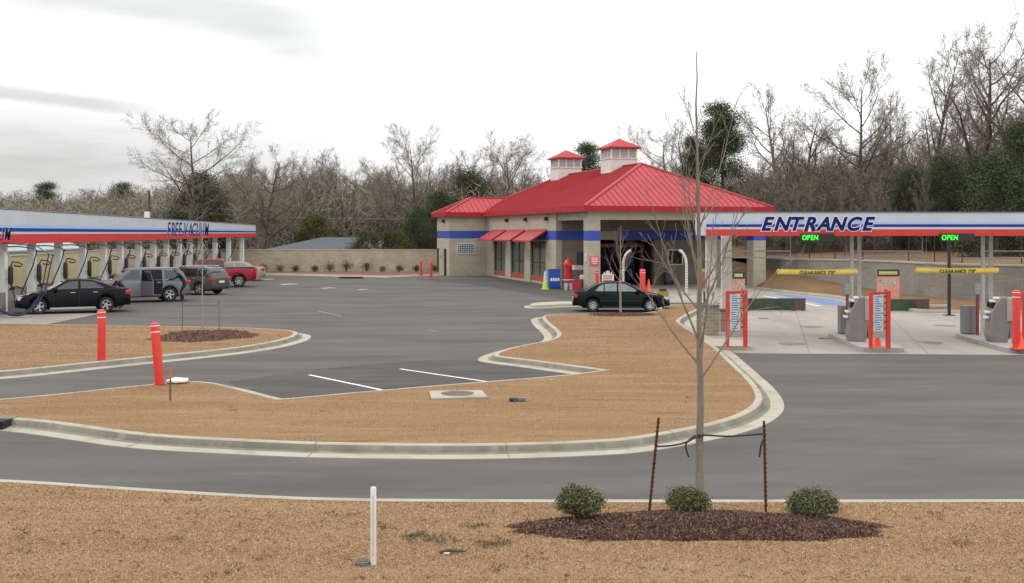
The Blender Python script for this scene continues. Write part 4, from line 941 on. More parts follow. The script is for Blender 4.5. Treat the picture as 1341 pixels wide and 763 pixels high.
# ================================================================ vehicles
def make_wheel(r, w, spokes=5, m_rim=None):
    o = MB().lathe(0, 0, [(r*.62, -w*.42), (r*.9, -w*.5), (r*.985, -w*.38), (r, -w*.2), (r, w*.2), (r*.985, w*.38), (r*.9, w*.5), (r*.62, w*.42), (r*.62, -w*.42)], 32)
    # axis z -> y
    M = Matrix.Rotation(R(90), 4, 'X')
    t = o.xf(M)
    rim = MB(); rim.lathe(0, 0, [(r*.62, -w*.3), (r*.63, w*.40), (r*.58, w*.42), (r*.55, w*.30), (r*.55, -w*.3)], 32)
    for k in range(spokes):
        a = 2*PI*k/spokes; c, s = math.cos(a), math.sin(a); e = Vector((c, s, 0)); p = Vector((-s, c, 0))
        b0, b1 = e*r*.08, e*r*.585
        rim.add([b0-p*r*.09+Vector((0, 0, w*.2)), b0+p*r*.09+Vector((0, 0, w*.2)), b1+p*r*.13+Vector((0, 0, w*.2)), b1-p*r*.13+Vector((0, 0, w*.2)),
                 b0-p*r*.09+Vector((0, 0, w*.36)), b0+p*r*.09+Vector((0, 0, w*.36)), b1+p*r*.10+Vector((0, 0, w*.40)), b1-p*r*.10+Vector((0, 0, w*.40))],
                [(0, 3, 2, 1), (4, 5, 6, 7), (0, 1, 5, 4), (1, 2, 6, 5), (2, 3, 7, 6), (3, 0, 4, 7)])
    rim.lathe(0, 0, [(0, w*.25), (r*.16, w*.25), (r*.15, w*.40), (0, w*.42)], 16); rim.xf(M)
    bk = MB().lathe(0, 0, [(0, -.01), (r*.56, -.01), (r*.56, w*.1), (0, w*.1)], 24); bk.xf(M)
    return t, rim, bk
def car(name, label, cat, loc, heading, P, group='parked cars', scale=1.0, zs=1.0):
    """heading: angle of travel, local +x is forwards"""
    o = thing(name, label, cat, loc, heading, group); o.scale = (scale, scale, scale*zs)
    L, W, r, xf, xr = P['L'], P['W'], P['r'], P['xf'], P['xr']
    Ra = r+.065; sill = P.get('sill', .22); top = P['top']; zw = r
    def ztop(x):
        for (a, za), (b, zb) in zip(top, top[1:]):
            if a <= x <= b:
                return za+(zb-za)*(x-a)/(b-a) if b > a else za
        return top[-1][1]
    def zbot(x):
        z = sill
        if x > L/2-.55: z = sill+(x-L/2+.55)*.16
        if x < -L/2+.6: z = sill+(-L/2+.6-x)*.22
        for xw in (xf, xr):
            d = abs(x-xw)
            if d < Ra: z = max(z, zw+math.sqrt(Ra*Ra-d*d))
        return z
    xs = set(round(-L/2+i*L/44, 4) for i in range(45))
    for xw in (xf, xr):
        for k in range(15): xs.add(round(xw-Ra*math.cos(PI*k/14), 4))
        xs.add(round(xw-Ra-.004, 4)); xs.add(round(xw+Ra+.004, 4))
    for (a, _) in top: xs.add(round(min(max(a, -L/2), L/2), 4))
    xs = sorted(x for x in xs if -L/2-1e-6 <= x <= L/2+1e-6)
    q = [xs[0]]
    for x in xs[1:]:
        if x-q[-1] > .0035: q.append(x)
    xs = q
    vs = []; fs = []; NR = 17
    for x in xs:
        t = abs(x)/(L/2); w = W/2*(1-.03*t**2-.15*max(0, (t-.84)/.16)**2.2)
        zt = ztop(x); zb = min(zbot(x), zt-.06); h = zt-zb
        half = [(0, zb), (w-.16, zb), (w-.03, zb+.015), (w-.004, zb+min(.06, h*.2)), (w, zb+h*.45), (w-.012, zb+h*.62), (w-.035, zt-min(.10, h*.15)), (w-.09, zt-.015), (w*.6, zt+.012*(1-t)), ]
        ring = half+[(0, zt+.03*(1-t))]+[(-a, b) for a, b in half[:0:-1]]
        NR = len(ring); vs += [(x, a, b) for a, b in ring]
    for i in range(len(xs)-1):
        for k in range(NR): k2 = (k+1) % NR; fs.append((i*NR+k, i*NR+k2, (i+1)*NR+k2, (i+1)*NR+k))
    fs.append(tuple(range(NR))); fs.append(tuple((len(xs)-1)*NR+k for k in range(NR)))
    body = MB().add(vs, fs).build('body', P['paint'], o, smooth=True, angle=28)
    # greenhouse
    gh = P['gh']; zr = max(z for x, z in gh); zb = min(z for x, z in gh); wb = W/2-.055; wr = W/2-P.get('tumble', .27)
    yy = lambda z: wb+(wr-wb)*(z-zb)/(zr-zb)
    n = len(gh); g = MB(); g.add([(x, -yy(z), z) for x, z in gh]+[(x, yy(z), z) for x, z in gh], [tuple(range(n))[::-1], tuple(range(n, 2*n))]+[(i, (i+1) % n, n+(i+1) % n, n+i) for i in range(n)])
    cab = g.build('cabin', P['paint'], o, bevel=.035, smooth=True, angle=40)
    gl = P.get('glass', M_cglass)
    for poly in P['win']:
        for s in (-1, 1):
            a = [(x, s*(yy(z)+.004), z) for x, z in poly]; b = [(x, s*(yy(z)-.01), z) for x, z in poly]; k = len(poly)
            MB().add(a+b, [tuple(range(k)), tuple(range(2*k-1, k-1, -1))]+[(i, (i+1) % k, k+(i+1) % k, k+i) for i in range(k)]).build('window', gl, o)
    for nm, (i, j) in P['screens'].items():
        p, q = Vector((gh[i][0], 0, gh[i][1])), Vector((gh[j][0], 0, gh[j][1])); d = q-p; nrm = Vector((d.z, 0, -d.x)).normalized()
        cxg = sum(x for x, z in gh)/n
        if nrm.dot(Vector(((p.x+q.x)/2-cxg, 0, 0))) < 0: nrm = -nrm
        a, b = p+d*.10, p+d*.90; ya, yb = yy(a.z)-.09, yy(b.z)-.09; f = nrm*.004
        vs_ = [a+f+Vector((0, ya, 0)), a+f-Vector((0, ya, 0)), b+f-Vector((0, yb, 0)), b+f+Vector((0, yb, 0))]; vs_ += [v_-nrm*.02 for v_ in vs_]
        MB().add(vs_, [(0, 1, 2, 3), (7, 6, 5, 4), (0, 1, 5, 4), (1, 2, 6, 5), (2, 3, 7, 6), (3, 0, 4, 7)]).build(nm, P.get('sglass', gl), o)
    # wheels
    for xw in (xf, xr):
        for s in (-1, 1):
            t_, ri, bk = make_wheel(r, .22, P.get('spokes', 5))
            hub = t_.build('wheel', M_rubber, o, smooth=True, loc=(xw, s*(W/2-.125), r))
            hub.rotation_euler.z = 0 if s < 0 else PI
            ri.build('rim', P.get('rim', M_rim), hub, smooth=True, angle=30); bk.build('rim_backing', M_dark, hub)
    # seams, handles, mirrors, lamps
    for s in (-1, 1):
        for x in P['seams']:
            z0_, z1_ = sill+.1, ztop(x)-.05; MB().box(x-.006, x+.006, s*(W/2+.001)-.006, s*(W/2+.001)+.003, z0_, z1_).build('door_seam', M_black, o)
        for x in P['handles']: MB().box(x-.1, x+.1, s*(W/2-.012)-.02, s*(W/2-.012)+.02, P['hz'], P['hz']+.035).build('door_handle', P.get('hmat', P['paint']), o, bevel=.008)
        MB().box(P['mx']-.08, P['mx']+.09, s*(W/2+.02)-.10*(s < 0), s*(W/2+.02)+.10*(s > 0)+.0, zb+.02, zb+.17).build('mirror', P['paint'], o, bevel=.03)
        x0, x1, z0_, z1_ = P['tail']; MB().box(x0, x1, min(s*(W/2-.30), s*(W/2-.028)), max(s*(W/2-.30), s*(W/2-.028)), z0_, z1_).build('tail_light', M_tail, o, bevel=.02)
        x0, x1, z0_, z1_ = P['head']; MB().box(x0, x1, min(s*(W/2-.45), s*(W/2-.07)), max(s*(W/2-.45), s*(W/2-.07)), z0_, z1_).build('headlight', M_lens, o, bevel=.02)
        MB().box(xr+Ra+.05, xf-Ra-.05, s*(W/2-.0)-.018, s*(W/2-.0)+.006, sill-.015, sill+.06).build('sill_trim', P.get('sillm', M_black), o)
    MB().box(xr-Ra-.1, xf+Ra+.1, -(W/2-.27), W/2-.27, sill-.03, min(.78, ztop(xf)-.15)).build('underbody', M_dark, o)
    MB().box(L/2-.03, L/2+.012, -.42, .42, .42, .58).build('grille', M_black, o, bevel=.01)
    MB().box(-L/2-.014, -L/2+.02, -.26, .26, P.get('plz', .55), P.get('plz', .55)+.14).build('number_plate', M_plate, o)
    MB().box(-L/2-.02, -L/2+.15, -W/2+.22, W/2-.22, sill+.08, sill+.24).build('bumper_lower', P.get('bump', M_black), o, bevel=.02)
    return o, body
def carpaint(name, col, metal=.3): return mat(name, col, .14 if max(col) < .03 else .25, metal*.4, coat=.0 if max(col) < .03 else .12, spec=.14 if max(col) < .03 else .3)
SED = dict(L=4.88, W=1.84, r=.335, xf=1.46, xr=-1.37, top=[(-2.44, .52), (-2.42, .86), (-2.36, 1.02), (-1.7, 1.07), (.95, .98), (1.7, .90), (2.2, .78), (2.40, .64), (2.44, .48)],
    gh=[(-1.95, 1.0), (-1.35, 1.25), (-.85, 1.41), (-.25, 1.46), (.25, 1.43), (1.18, .95)], screens=dict(windshield=(4, 5), rear_window=(0, 1)),
    win=[[(-1.30, 1.07), (-.86, 1.33), (-.28, 1.38), (-.28, 1.06)], [(-.18, 1.06), (-.18, 1.385), (.2, 1.35), (.85, 1.03)]], seams=[-.23, .85, -1.1], handles=[-.9, .05], hz=.88, mx=.78,
    tail=(-2.44, -2.2, .78, .95), head=(2.0, 2.34, .60, .74), hmat=M_rim, sillm=M_rim)
def carloc(pxr, pyr, heading, P, scale=1, near=1):
    """put the car so that its near rear wheel touches the ground at pxr, pyr"""
    g = G(pxr, pyr); c, s = math.cos(heading), math.sin(heading)
    lx, ly = P['xr']*scale, near*(P['W']/2-.12)*scale
    return Vector((g.x-(lx*c-ly*s), g.y-(lx*s+ly*c), 0))
hd = R(180+26)
P = dict(SED, paint=carpaint('black car paint', (.007, .007, .009), .1))
car('sedan', 'black four door sedan nose in under the vacuum canopy at the left edge', 'car', carloc(139, 409, hd, P, 1.0), hd, P, zs=1.06)
SUV = dict(L=5.15, W=1.98, r=.38, xf=1.58, xr=-1.50, sill=.28, top=[(-2.57, .6), (-2.55, 1.0), (-2.45, 1.14), (1.1, 1.16), (1.9, 1.10), (2.35, .98), (2.53, .8), (2.57, .55)],
    gh=[(-2.42, 1.1), (-2.25, 1.5), (-2.0, 1.76), (-1.6, 1.80), (.35, 1.79), (.55, 1.74), (1.35, 1.1)], screens=dict(windshield=(5, 6), rear_window=(0, 1)),
    win=[[(-2.1, 1.22), (-1.92, 1.62), (-1.25, 1.68), (-1.25, 1.2)], [(.0, 1.2), (.0, 1.70), (.42, 1.68), (.98, 1.2)]], seams=[-.08, -1.1, 1.0], handles=[-.95, .12], hz=1.02, mx=.95,
    tail=(-2.57, -2.25, .96, 1.12), head=(2.1, 2.46, .78, .94), plz=.75, hmat=M_rim)
hd = R(180+27)
P = dict(SUV, paint=carpaint('mid grey car paint', (.15, .158, .17), .5)); loc = carloc(222, 394.8, hd, P)
suv, _ = car('suv', 'grey SUV with its side doors open and a person at its tail', 'SUV', loc, hd, P)
# open rear side door: dark opening and the door swung out
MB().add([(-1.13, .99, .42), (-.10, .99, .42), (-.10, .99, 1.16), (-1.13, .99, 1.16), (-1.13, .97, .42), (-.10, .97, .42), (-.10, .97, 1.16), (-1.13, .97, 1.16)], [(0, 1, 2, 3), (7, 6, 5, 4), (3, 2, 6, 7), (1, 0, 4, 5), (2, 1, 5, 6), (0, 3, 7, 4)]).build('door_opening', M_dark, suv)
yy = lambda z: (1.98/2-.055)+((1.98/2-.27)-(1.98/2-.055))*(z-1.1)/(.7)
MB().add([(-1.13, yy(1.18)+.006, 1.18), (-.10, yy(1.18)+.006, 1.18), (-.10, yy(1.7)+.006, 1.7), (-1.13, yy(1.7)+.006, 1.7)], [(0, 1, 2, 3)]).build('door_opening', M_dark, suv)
dm = MB().box(-1.02, 0, 0, .09, .38, 1.12).build('door', P['paint'], suv, bevel=.03); dm.location = (-.1, 1.0, 0); dm.rotation_euler.z = R(-64)
MB().add([(-.98, .02, 1.13), (0, .02, 1.13), (0, -.02, 1.68), (-.7, -.02, 1.68), (-.98, .06, 1.13), (0, .06, 1.13), (0, .02, 1.68), (-.7, .02, 1.68)], [(0, 1, 2, 3), (7, 6, 5, 4), (0, 1, 5, 4), (1, 2, 6, 5), (2, 3, 7, 6), (3, 0, 4, 7)]).build('window', M_cglass, dm)
MB().box(-.95, -.05, -.02, -.001, .45, 1.08).build('door_lining', M_dgrey, dm)
hd = R(180-22)
P = dict(SUV, paint=carpaint('pewter car paint', (.075, .08, .077), .5), gh=SUV['gh'], L=4.75, xf=1.45, xr=-1.35, top=[(-2.37, .6), (-2.35, 1.0), (-2.3, 1.12), (1.1, 1.14), (1.9, 1.06), (2.2, .95), (2.34, .8), (2.37, .55)])
P['gh'] = [(-2.3, 1.06), (-2.1, 1.5), (-1.85, 1.70), (-1.5, 1.74), (.35, 1.73), (.55, 1.68), (1.3, 1.06)]; P['win'] = [[(-2.0, 1.18), (-1.82, 1.56), (-1.2, 1.62), (-1.2, 1.16)], [(-1.1, 1.16), (-1.1, 1.62), (-.1, 1.64), (-.1, 1.16)], [(.0, 1.16), (.0, 1.64), (.4, 1.62), (.93, 1.16)]]
P['tail'] = (-2.37, -2.1, .92, 1.08)
s2, _ = car('suv', 'pewter grey crossover between the open grey SUV and the red pickup', 'SUV', carloc(261.5, 386.2, hd, P, .93), hd, P, scale=.93)
for s in (-1, 1): MB().tube([(-1.7, s*.62, 1.74), (-1.6, s*.62, 1.80), (.2, s*.62, 1.80), (.3, s*.62, 1.73)], .025, 6).build('roof_rail', M_rim, s2)
MB().box(-2.36, -2.22, -.6, .6, 1.62, 1.66).build('spoiler', P['paint'], s2, bevel=.01)
PK = dict(L=5.85, W=2.02, r=.42, xf=1.95, xr=-1.75, sill=.42, top=[(-2.92, .7), (-2.9, 1.30), (-.75, 1.32), (-.7, 1.22), (1.35, 1.22), (2.3, 1.2), (2.75, 1.12), (2.9, .95), (2.92, .6)],
    gh=[(-.78, 1.18), (-.72, 1.86), (-.4, 1.93), (.75, 1.92), (1.0, 1.86), (1.6, 1.18)], screens=dict(windshield=(4, 5), rear_window=(0, 1)),
    win=[[(-.66, 1.28), (-.62, 1.82), (.28, 1.83), (.28, 1.26)], [(.38, 1.26), (.38, 1.83), (.86, 1.82), (1.3, 1.26)]], seams=[-.72, .33, 1.25], handles=[-.5, .5], hz=1.08, mx=1.2,
    tail=(-2.92, -2.78, .95, 1.28), head=(2.5, 2.85, .9, 1.1), plz=.62, tumble=.2, hmat=M_rim, bump=M_rim, sillm=M_rim, spokes=6)
hd = R(180+12); P = dict(PK, paint=carpaint('red truck paint', (.27, .008, .016), .2))
tk, _ = car('pickup_truck', 'bright red pickup truck with chrome wheels near the far end of the canopy', 'pickup truck', carloc(313, 376.0, hd, P, .97), hd, P, scale=.97)
MB().box(-2.82, -.85, -.86, .86, 1.345, 1.37).build('bed_cover', M_black, tk)
hd = R(180+10); P = dict(SED, paint=carpaint('tan car paint', (.36, .29, .20), .4), glass=M_cglass2)
car('sedan', 'tan sedan mostly hidden behind the red pickup', 'car', carloc(327, 367.5, hd, P), hd, P)
CIV = dict(L=4.45, W=1.70, r=.30, xf=1.31, xr=-1.31, sill=.20, top=[(-2.22, .45), (-2.21, .80), (-2.12, .93), (-1.5, .965), (.95, .90), (1.6, .82), (2.0, .70), (2.19, .56), (2.22, .42)],
    gh=[(-1.72, .92), (-1.12, 1.27), (-.8, 1.36), (-.2, 1.385), (.22, 1.36), (1.12, .89)], screens=dict(windshield=(4, 5), rear_window=(0, 1)),
    win=[[(-1.22, .97), (-1.0, 1.20), (-.82, 1.28), (-.82, .96)], [(-.77, .96), (-.77, 1.29), (-.22, 1.315), (-.22, .955)], [(-.14, .955), (-.14, 1.315), (.18, 1.29), (.80, .945)]], seams=[-.18, -.95, .88], handles=[-.78, .02], hz=.80, mx=.74,
    tail=(-2.22, -2.02, .66, .82), head=(1.86, 2.14, .56, .68), glass=M_cglass2, sglass=M_cglass2, tumble=.25, spokes=8, plz=.5)
P = dict(CIV, paint=carpaint('dark green black paint', (.005, .011, .010), .1)); hd = R(-2)
cv, _ = car('sedan', 'dark green older saloon parked side-on in front of the car wash', 'car', carloc(776.5, 408.3, hd, P, near=-1), hd, P)
for s in (-1, 1): MB().box(-1.0, 1.0, s*.85-.012, s*.85+.008, .5, .53).build('rub_strip', M_black, cv)

# ================================================================ people
def skin_mesh(name, verts, edges, radii, m, parent, root=0, sub=2):
    me = bpy.data.meshes.new(name); me.from_pydata([tuple(v) for v in verts], edges, []); o = bpy.data.objects.new(name, me); COL.objects.link(o)
    me.materials.append(m); md = o.modifiers.new('skin', 'SKIN'); md.use_smooth_shade = True
    for i, r_ in enumerate(radii): me.skin_vertices[0].data[i].radius = (r_, r_) if not isinstance(r_, tuple) else r_; me.skin_vertices[0].data[i].use_root = (i == root)
    s = o.modifiers.new('sub', 'SUBSURF'); s.levels = sub; s.render_levels = sub
    dg = bpy.context.evaluated_depsgraph_get(); m2 = bpy.data.meshes.new_from_object(o.evaluated_get(dg)); bpy.data.objects.remove(o)
    m2.polygons.foreach_set('use_smooth', [True]*len(m2.polygons))
    q = bpy.data.objects.new(name, m2); COL.objects.link(q); q.parent = parent
    return q
M_skin = mat('skin', (.42, .24, .17), .55)
def person(label, loc, heading, lean, top_m, leg_m, hat_m, reach, scale=1.0, hair_m=None):
    """facing local +x; lean bends the trunk forward; reach = how far hands stretch forward"""
    o = thing('person', label, 'person', loc, heading); o.scale = (scale,)*3
    hip = Vector((-.05-lean*.12, 0, .92)); a = lean
    up = Vector((math.sin(a), 0, math.cos(a))); sp = hip+up*.26; ch = hip+up*.46; nk = hip+up*.60; hd_ = nk+Vector((math.sin(a*.6), 0, math.cos(a*.6)))*.10
    V_ = [hip, sp, ch, nk, hd_]; E_ = [(0, 1), (1, 2), (2, 3), (3, 4)]; Rr = [(.15, .12), (.135, .11), (.16, .12), (.06, .06), (.055, .055)]
    hands = []
    for s in (-1, 1):
        sh = ch+up*.06+Vector((0, s*.17, 0)); el = sh+Vector((reach*.5, s*.06, -.25+reach*.12)); wr_ = el+Vector((.12+reach*.5, -s*.03, -.14+reach*.22)); ph = wr_+(wr_-el).normalized()*.06
        b = len(V_); V_ += [sh, el, wr_, ph]; E_ += [(2, b), (b, b+1), (b+1, b+2), (b+2, b+3)]; Rr += [.062, .045, .03, (.038, .018)]
        hands.append((wr_, ph, s))
        hj = hip+Vector((0, s*.09, -.06)); kn = Vector((.03 if s < 0 else .10, s*.11, .50)); an = Vector((-.05 if s < 0 else .06, s*.12, .10)); to = an+Vector((.15, s*.02, -.055))
        b = len(V_); V_ += [hj, kn, an, to]; E_ += [(0, b), (b, b+1), (b+1, b+2), (b+2, b+3)]; Rr += [.09, .062, .045, .042]
    body = skin_mesh('body', V_, E_, Rr, leg_m, o)
    # colours by height: trunk and arms take the jacket, hands and neck take skin
    me = body.data; me.materials.append(top_m); me.materials.append(M_skin); me.materials.append(M_black)
    for p in me.polygons:
        c = p.center
        if (c-hd_).length < .09 or any((c-w_).length < .05 or (c-q_).length < .06 for w_, q_, _ in hands): p.material_index = 2
        elif c.z < .12: p.material_index = 3
        elif (c-hip).dot(up) > -.02 or c.x > .3: p.material_index = 1
    for wr_, ph, s in hands:
        d = (ph-wr_).normalized(); side = Vector((0, 1, 0)); 
        for k, L_ in enumerate((.062, .072, .068, .052)):
            b = ph-d*.01+side*(k-1.5)*.019; m1 = b+d*L_*.5+Vector((0, 0, -.005)); m2_ = b+d*L_*.95+Vector((0, 0, -.028))
            skin_mesh('finger', [b, m1, m2_], [(0, 1), (1, 2)], [.009, .008, .007], M_skin, body, sub=1)
        b = wr_+d*.02-side*s*.02; skin_mesh('thumb', [b, b+d*.03-side*s*.03, b+d*.055-side*s*.035], [(0, 1), (1, 2)], [.011, .010, .008], M_skin, body, sub=1)
    # head with face
    hc = nk+Vector((math.sin(a*.6), 0, math.cos(a*.6)))*.20+Vector((.02, 0, 0)); rot = Matrix.Rotation(a*.6, 4, 'Y')
    hm = MB(); prof = [(0, -.12), (.04, -.115), (.058, -.08), (.070, -.03), (.076, .03), (.070, .075), (.045, .108), (0, .12)]
    hm.lathe(0, 0, prof, 16); hm.v = [(x*1.18+(.012 if x > .05 and z < 0 else 0), y, z) for x, y, z in hm.v]
    hm.add([(.085, -.012, .01), (.085, .012, .01), (.108, .014, -.025), (.108, -.014, -.025), (.08, 0, -.04)], [(0, 1, 2, 3), (3, 2, 4)])
    for s in (-1, 1): hm.box(-.015, .015, s*.078-.008, s*.078+.008, -.03, .03)
    hm.xf(Matrix.Translation(hc) @ rot); head = hm.build('head', M_skin, body, smooth=True, angle=60)
    ey = MB()
    for s in (-1, 1): ey.box(.082, .090, s*.028-.010, s*.028+.010, .006, .016)
    ey.box(.084, .092, -.02, .02, -.066, -.060); ey.xf(Matrix.Translation(hc) @ rot); ey.build('eyes_and_mouth', mat('dark features', (.04, .02, .02), .6), head)
    ht = MB().lathe(0, 0, [(.085, .0), (.092, .01), (.088, .06), (.07, .11), (.03, .14), (0, .145)], 16); ht.v = [(x*1.15-.012, y, z) for x, y, z in ht.v]; ht.xf(Matrix.Translation(hc) @ rot)
    ht.build('knit_hat' if hat_m is not hair_m else 'hair', hat_m, o, smooth=True)
    return o
g = G(239, 394.3)
person('person in dark navy clothes and grey hat leaning over the tail of the grey SUV', g, R(180+20), R(34), mat('navy jacket cloth', (.012, .016, .035), .9), mat('black trousers', (.012, .012, .016), .9), mat('grey knit', (.22, .23, .27), .95), .42, 1.06)
g = G(160, 403.5)
hm_ = mat('dark hair', (.02, .014, .012), .7)
person('person in black and purple bending by the front door of the grey SUV', g+Vector((0, 0, 0)), R(215), R(48), mat('purple black jacket', (.035, .012, .03), .9), mat('black trousers', (.012, .012, .016), .9), hm_, .35, 1.0, hair_m=hm_)
# ================================================================ vegetation
M_bark = mat('grey brown bark', (.17, .145, .12), .9, var=.3, vscale=2)
M_bark2 = mat('dark bark', (.095, .075, .06), .9, var=.3, vscale=2)
M_twig = mat('pale twig', (.20, .168, .132), .95, var=.25, vscale=.7)
M_twig2 = mat('brown twig', (.20, .158, .122), .95, vscale=.15, col2=(.20, .185, .14))
M_pine = mat('pine needles', (.075, .092, .048), .95, spec=.1, var=.45, vscale=.6)
M_ever = mat('dark evergreen leaves', (.072, .088, .048), .95, spec=.1, var=.5, vscale=.5)
M_ever2 = mat('olive evergreen leaves', (.085, .088, .032), .95, spec=.1, var=.45, vscale=.6)
M_brush = mat('brown brush', (.30, .235, .185), .95, vscale=.12, col2=(.21, .205, .145))
M_ivy = mat('ivy leaves', (.035, .055, .03), .6, var=.4)
def tubes_np(segs, n):
    """segs: (k,8) p0 p1 r0 r1 -> V, F quads"""
    s = np.array(segs, dtype=np.float64); p0, p1, r0, r1 = s[:, :3], s[:, 3:6], s[:, 6], s[:, 7]
    d = p1-p0; d /= np.maximum(np.linalg.norm(d, axis=1, keepdims=True), 1e-6)
    ref = np.where(np.abs(d[:, 2:3]) < .8, np.array([[0, 0, 1.]]), np.array([[1., 0, 0]])); u_ = np.cross(d, ref); u_ /= np.linalg.norm(u_, axis=1, keepdims=True); w_ = np.cross(d, u_)
    V_ = np.zeros((len(s), 2*n, 3))
    for k in range(n):
        a = 2*PI*k/n; off = u_*math.cos(a)+w_*math.sin(a)
        V_[:, k] = p0+off*r0[:, None]; V_[:, n+k] = p1+off*r1[:, None]
    f = np.array([[k, (k+1) % n, n+(k+1) % n, n+k] for k in range(n)])
    Fq = (np.arange(len(s))[:, None, None]*2*n+f[None]).reshape(-1, 4)
    return V_.reshape(-1, 3), Fq
def leaves_np(centres, size, rng, aspect=1.0, up=0.0):
    n = len(centres); c = np.asarray(centres)
    a = rng.normal(size=(n, 3)); a[:, 2] += up; a /= np.linalg.norm(a, axis=1, keepdims=True)
    b = rng.normal(size=(n, 3)); b -= a*(a*b).sum(1, keepdims=True); b /= np.linalg.norm(b, axis=1, keepdims=True)
    s = size*rng.uniform(.6, 1.3, size=(n, 1)); a = a*s; b = b*s*aspect
    V_ = np.stack([c-a*.5, c+b*.35, c+a*.5, c-b*.35], axis=1).reshape(-1, 3)
    return V_, np.arange(n*4).reshape(-1, 4)
def ribbons_np(s, rng):
    p0, p1 = s[:, :3], s[:, 3:6]; d = p1-p0; n_ = rng.normal(size=d.shape); a = np.cross(d, n_); a /= np.maximum(np.linalg.norm(a, axis=1, keepdims=True), 1e-6)
    V_ = np.stack([p0-a*s[:, 6:7], p0+a*s[:, 6:7], p1+a*s[:, 7:8], p1-a*s[:, 7:8]], 1).reshape(-1, 3)
    return V_, np.arange(len(s)*4).reshape(-1, 4)
class Tree:
    def __init__(s, seed): s.r = random.Random(seed); s.big = []; s.small = []; s.rib = []; s.tips = []
    def limb(s, p, d, L_, r0, lvl, P):
        n = P['n'][lvl]; r1 = max(r0*P['taper'][lvl], P.get('rend', .006)); pts = [p]; dd = d.copy(); q = p.copy(); rad = [r0]
        for i in range(n):
            dd = (dd+Vector((s.r.gauss(0, 1), s.r.gauss(0, 1), s.r.gauss(0, 1)))*P['wob'][lvl]+Vector((0, 0, P['up'][lvl]))).normalized()
            q = q+dd*(L_/n); pts.append(q.copy()); rad.append(r0+(r1-r0)*(i+1)/n)
        tgt = s.big if lvl <= P.get('trunk_lvl', 0) else (s.small if lvl <= 2 or not P.get('ribbon') else s.rib)
        for i in range(n): tgt.append((*pts[i], *pts[i+1], rad[i], rad[i+1]))
        if lvl+1 >= len(P['n']): s.tips.append(pts[-1]); return
        k = P['kids'][lvl]; k = max(1, int(round(k*s.r.uniform(.8, 1.2))))
        for j in range(k):
            f = P['f0'][lvl]+(1-P['f0'][lvl])*(j+s.r.random())/k; x = f*n; i = min(int(x), n-1); b = pts[i].lerp(pts[i+1], x-i); rr = rad[i]+(rad[i+1]-rad[i])*(x-i)
            ax = (pts[i+1]-pts[i]).normalized(); az_ = j*2.4+s.r.uniform(-.5, .5); sd = (ax.cross(Vector((math.cos(az_), math.sin(az_), .02))) if lvl == 0 else ax.cross(Vector((s.r.gauss(0, 1), s.r.gauss(0, 1), s.r.gauss(0, 1))))).normalized()
            an = R(P['ang'][lvl]*s.r.uniform(.7, 1.25)); nd = ax*math.cos(an)+sd*math.sin(an)
            L2 = L_*P['len'][lvl]*(1-P['sh'][lvl]*f)*s.r.uniform(.75, 1.2)
            s.limb(b, nd, L2, min(rr*.8, max(rr*P['rr'][lvl], P.get('rmin', .012))), lvl+1, P)
def bare(seed, Hh, r0, style='oak', lo=0):
    t = Tree(seed)
    if style == 'oak': P = dict(n=[10, 8, 5, 4, 2], taper=[.10, .15, .25, .4, .6], wob=[.05, .12, .18, .2, .2], up=[.03, .09, .06, .03, .0], kids=[15, 11, 7, 6], f0=[.24, .2, .15, .1], ang=[58, 44, 44, 42], len=[.66, .46, .48, .5], sh=[.62, .4, .3, .2], rr=[.62, .5, .5, .5])
    elif style == 'fan': P = dict(n=[10, 9, 6, 4, 2], taper=[.12, .12, .2, .4, .6], wob=[.03, .07, .12, .18, .2], up=[.02, .055, .05, .03, .0], kids=[17, 13, 7, 6], f0=[.30, .18, .12, .1], ang=[62, 40, 40, 42], len=[.76, .42, .46, .5], sh=[.60, .55, .3, .2], rr=[.55, .45, .5, .5])
    elif style == 'upright': P = dict(n=[10, 7, 5, 4, 2], taper=[.10, .15, .3, .4, .6], wob=[.05, .10, .15, .2, .2], up=[.03, .14, .08, .04, .0], kids=[16, 10, 6, 6], f0=[.28, .2, .15, .1], ang=[38, 38, 40, 42], len=[.48, .42, .45, .55], sh=[.6, .35, .3, .2], rr=[.58, .5, .5, .5])
    else: P = dict(n=[7, 5, 4, 3, 2], taper=[.2, .3, .3, .4, .6], wob=[.08, .14, .18, .2, .2], up=[.04, .10, .06, .04, .0], kids=[13, 8, 6, 4], f0=[.08, .15, .15, .2], ang=[45, 42, 42, 42], len=[.52, .45, .45, .55], sh=[.55, .3, .3, .2], rr=[.5, .5, .5, .6])
    P['trunk_lvl'] = 1; P['ribbon'] = True; P['rmin'] = .015; P['rend'] = .008
    t.limb(Vector((0, 0, -.3)), Vector((0, 0, 1)), Hh+.3, r0, 0, P)
    # scale so that the tallest tip is Hh
    zm = max(s_[5] for s_ in t.rib); k = Hh/zm
    A = np.array(t.big); Bq = np.array(t.small); Cq = np.array(t.rib)
    for arr in (A, Bq, Cq): arr[:, :6] *= k
    V1, F1 = tubes_np(A, 6); V2, F2 = tubes_np(Bq, 3); V3, F3 = ribbons_np(Cq, np.random.default_rng(seed)); F2 = np.concatenate([F2, F3+len(V2)]); V2 = np.concatenate([V2, V3])
    return (V1, F1), (V2, F2), [p*k for p in t.tips]
def mesh_of(nm, vf, m): return np_mesh(nm, vf[0], vf[1], m)
PROTO = {}
def bare_proto(key, seed, Hh, r0, style, dark=False):
    a, b, tips = bare(seed, Hh, r0, style); bk = M_bark2 if dark else M_bark; tw = M_twig2 if dark else M_twig
    PROTO[key] = (mesh_of('trunk', a, bk), mesh_of('crown', b, tw), Hh, a, b, tips)
for i in range(4): bare_proto('oak%d' % i, 11+i, 16, .36, 'oak', i % 2 == 1)
for i in range(4): bare_proto('up%d' % i, 31+i, 16, .28, 'upright', i % 2 == 0)
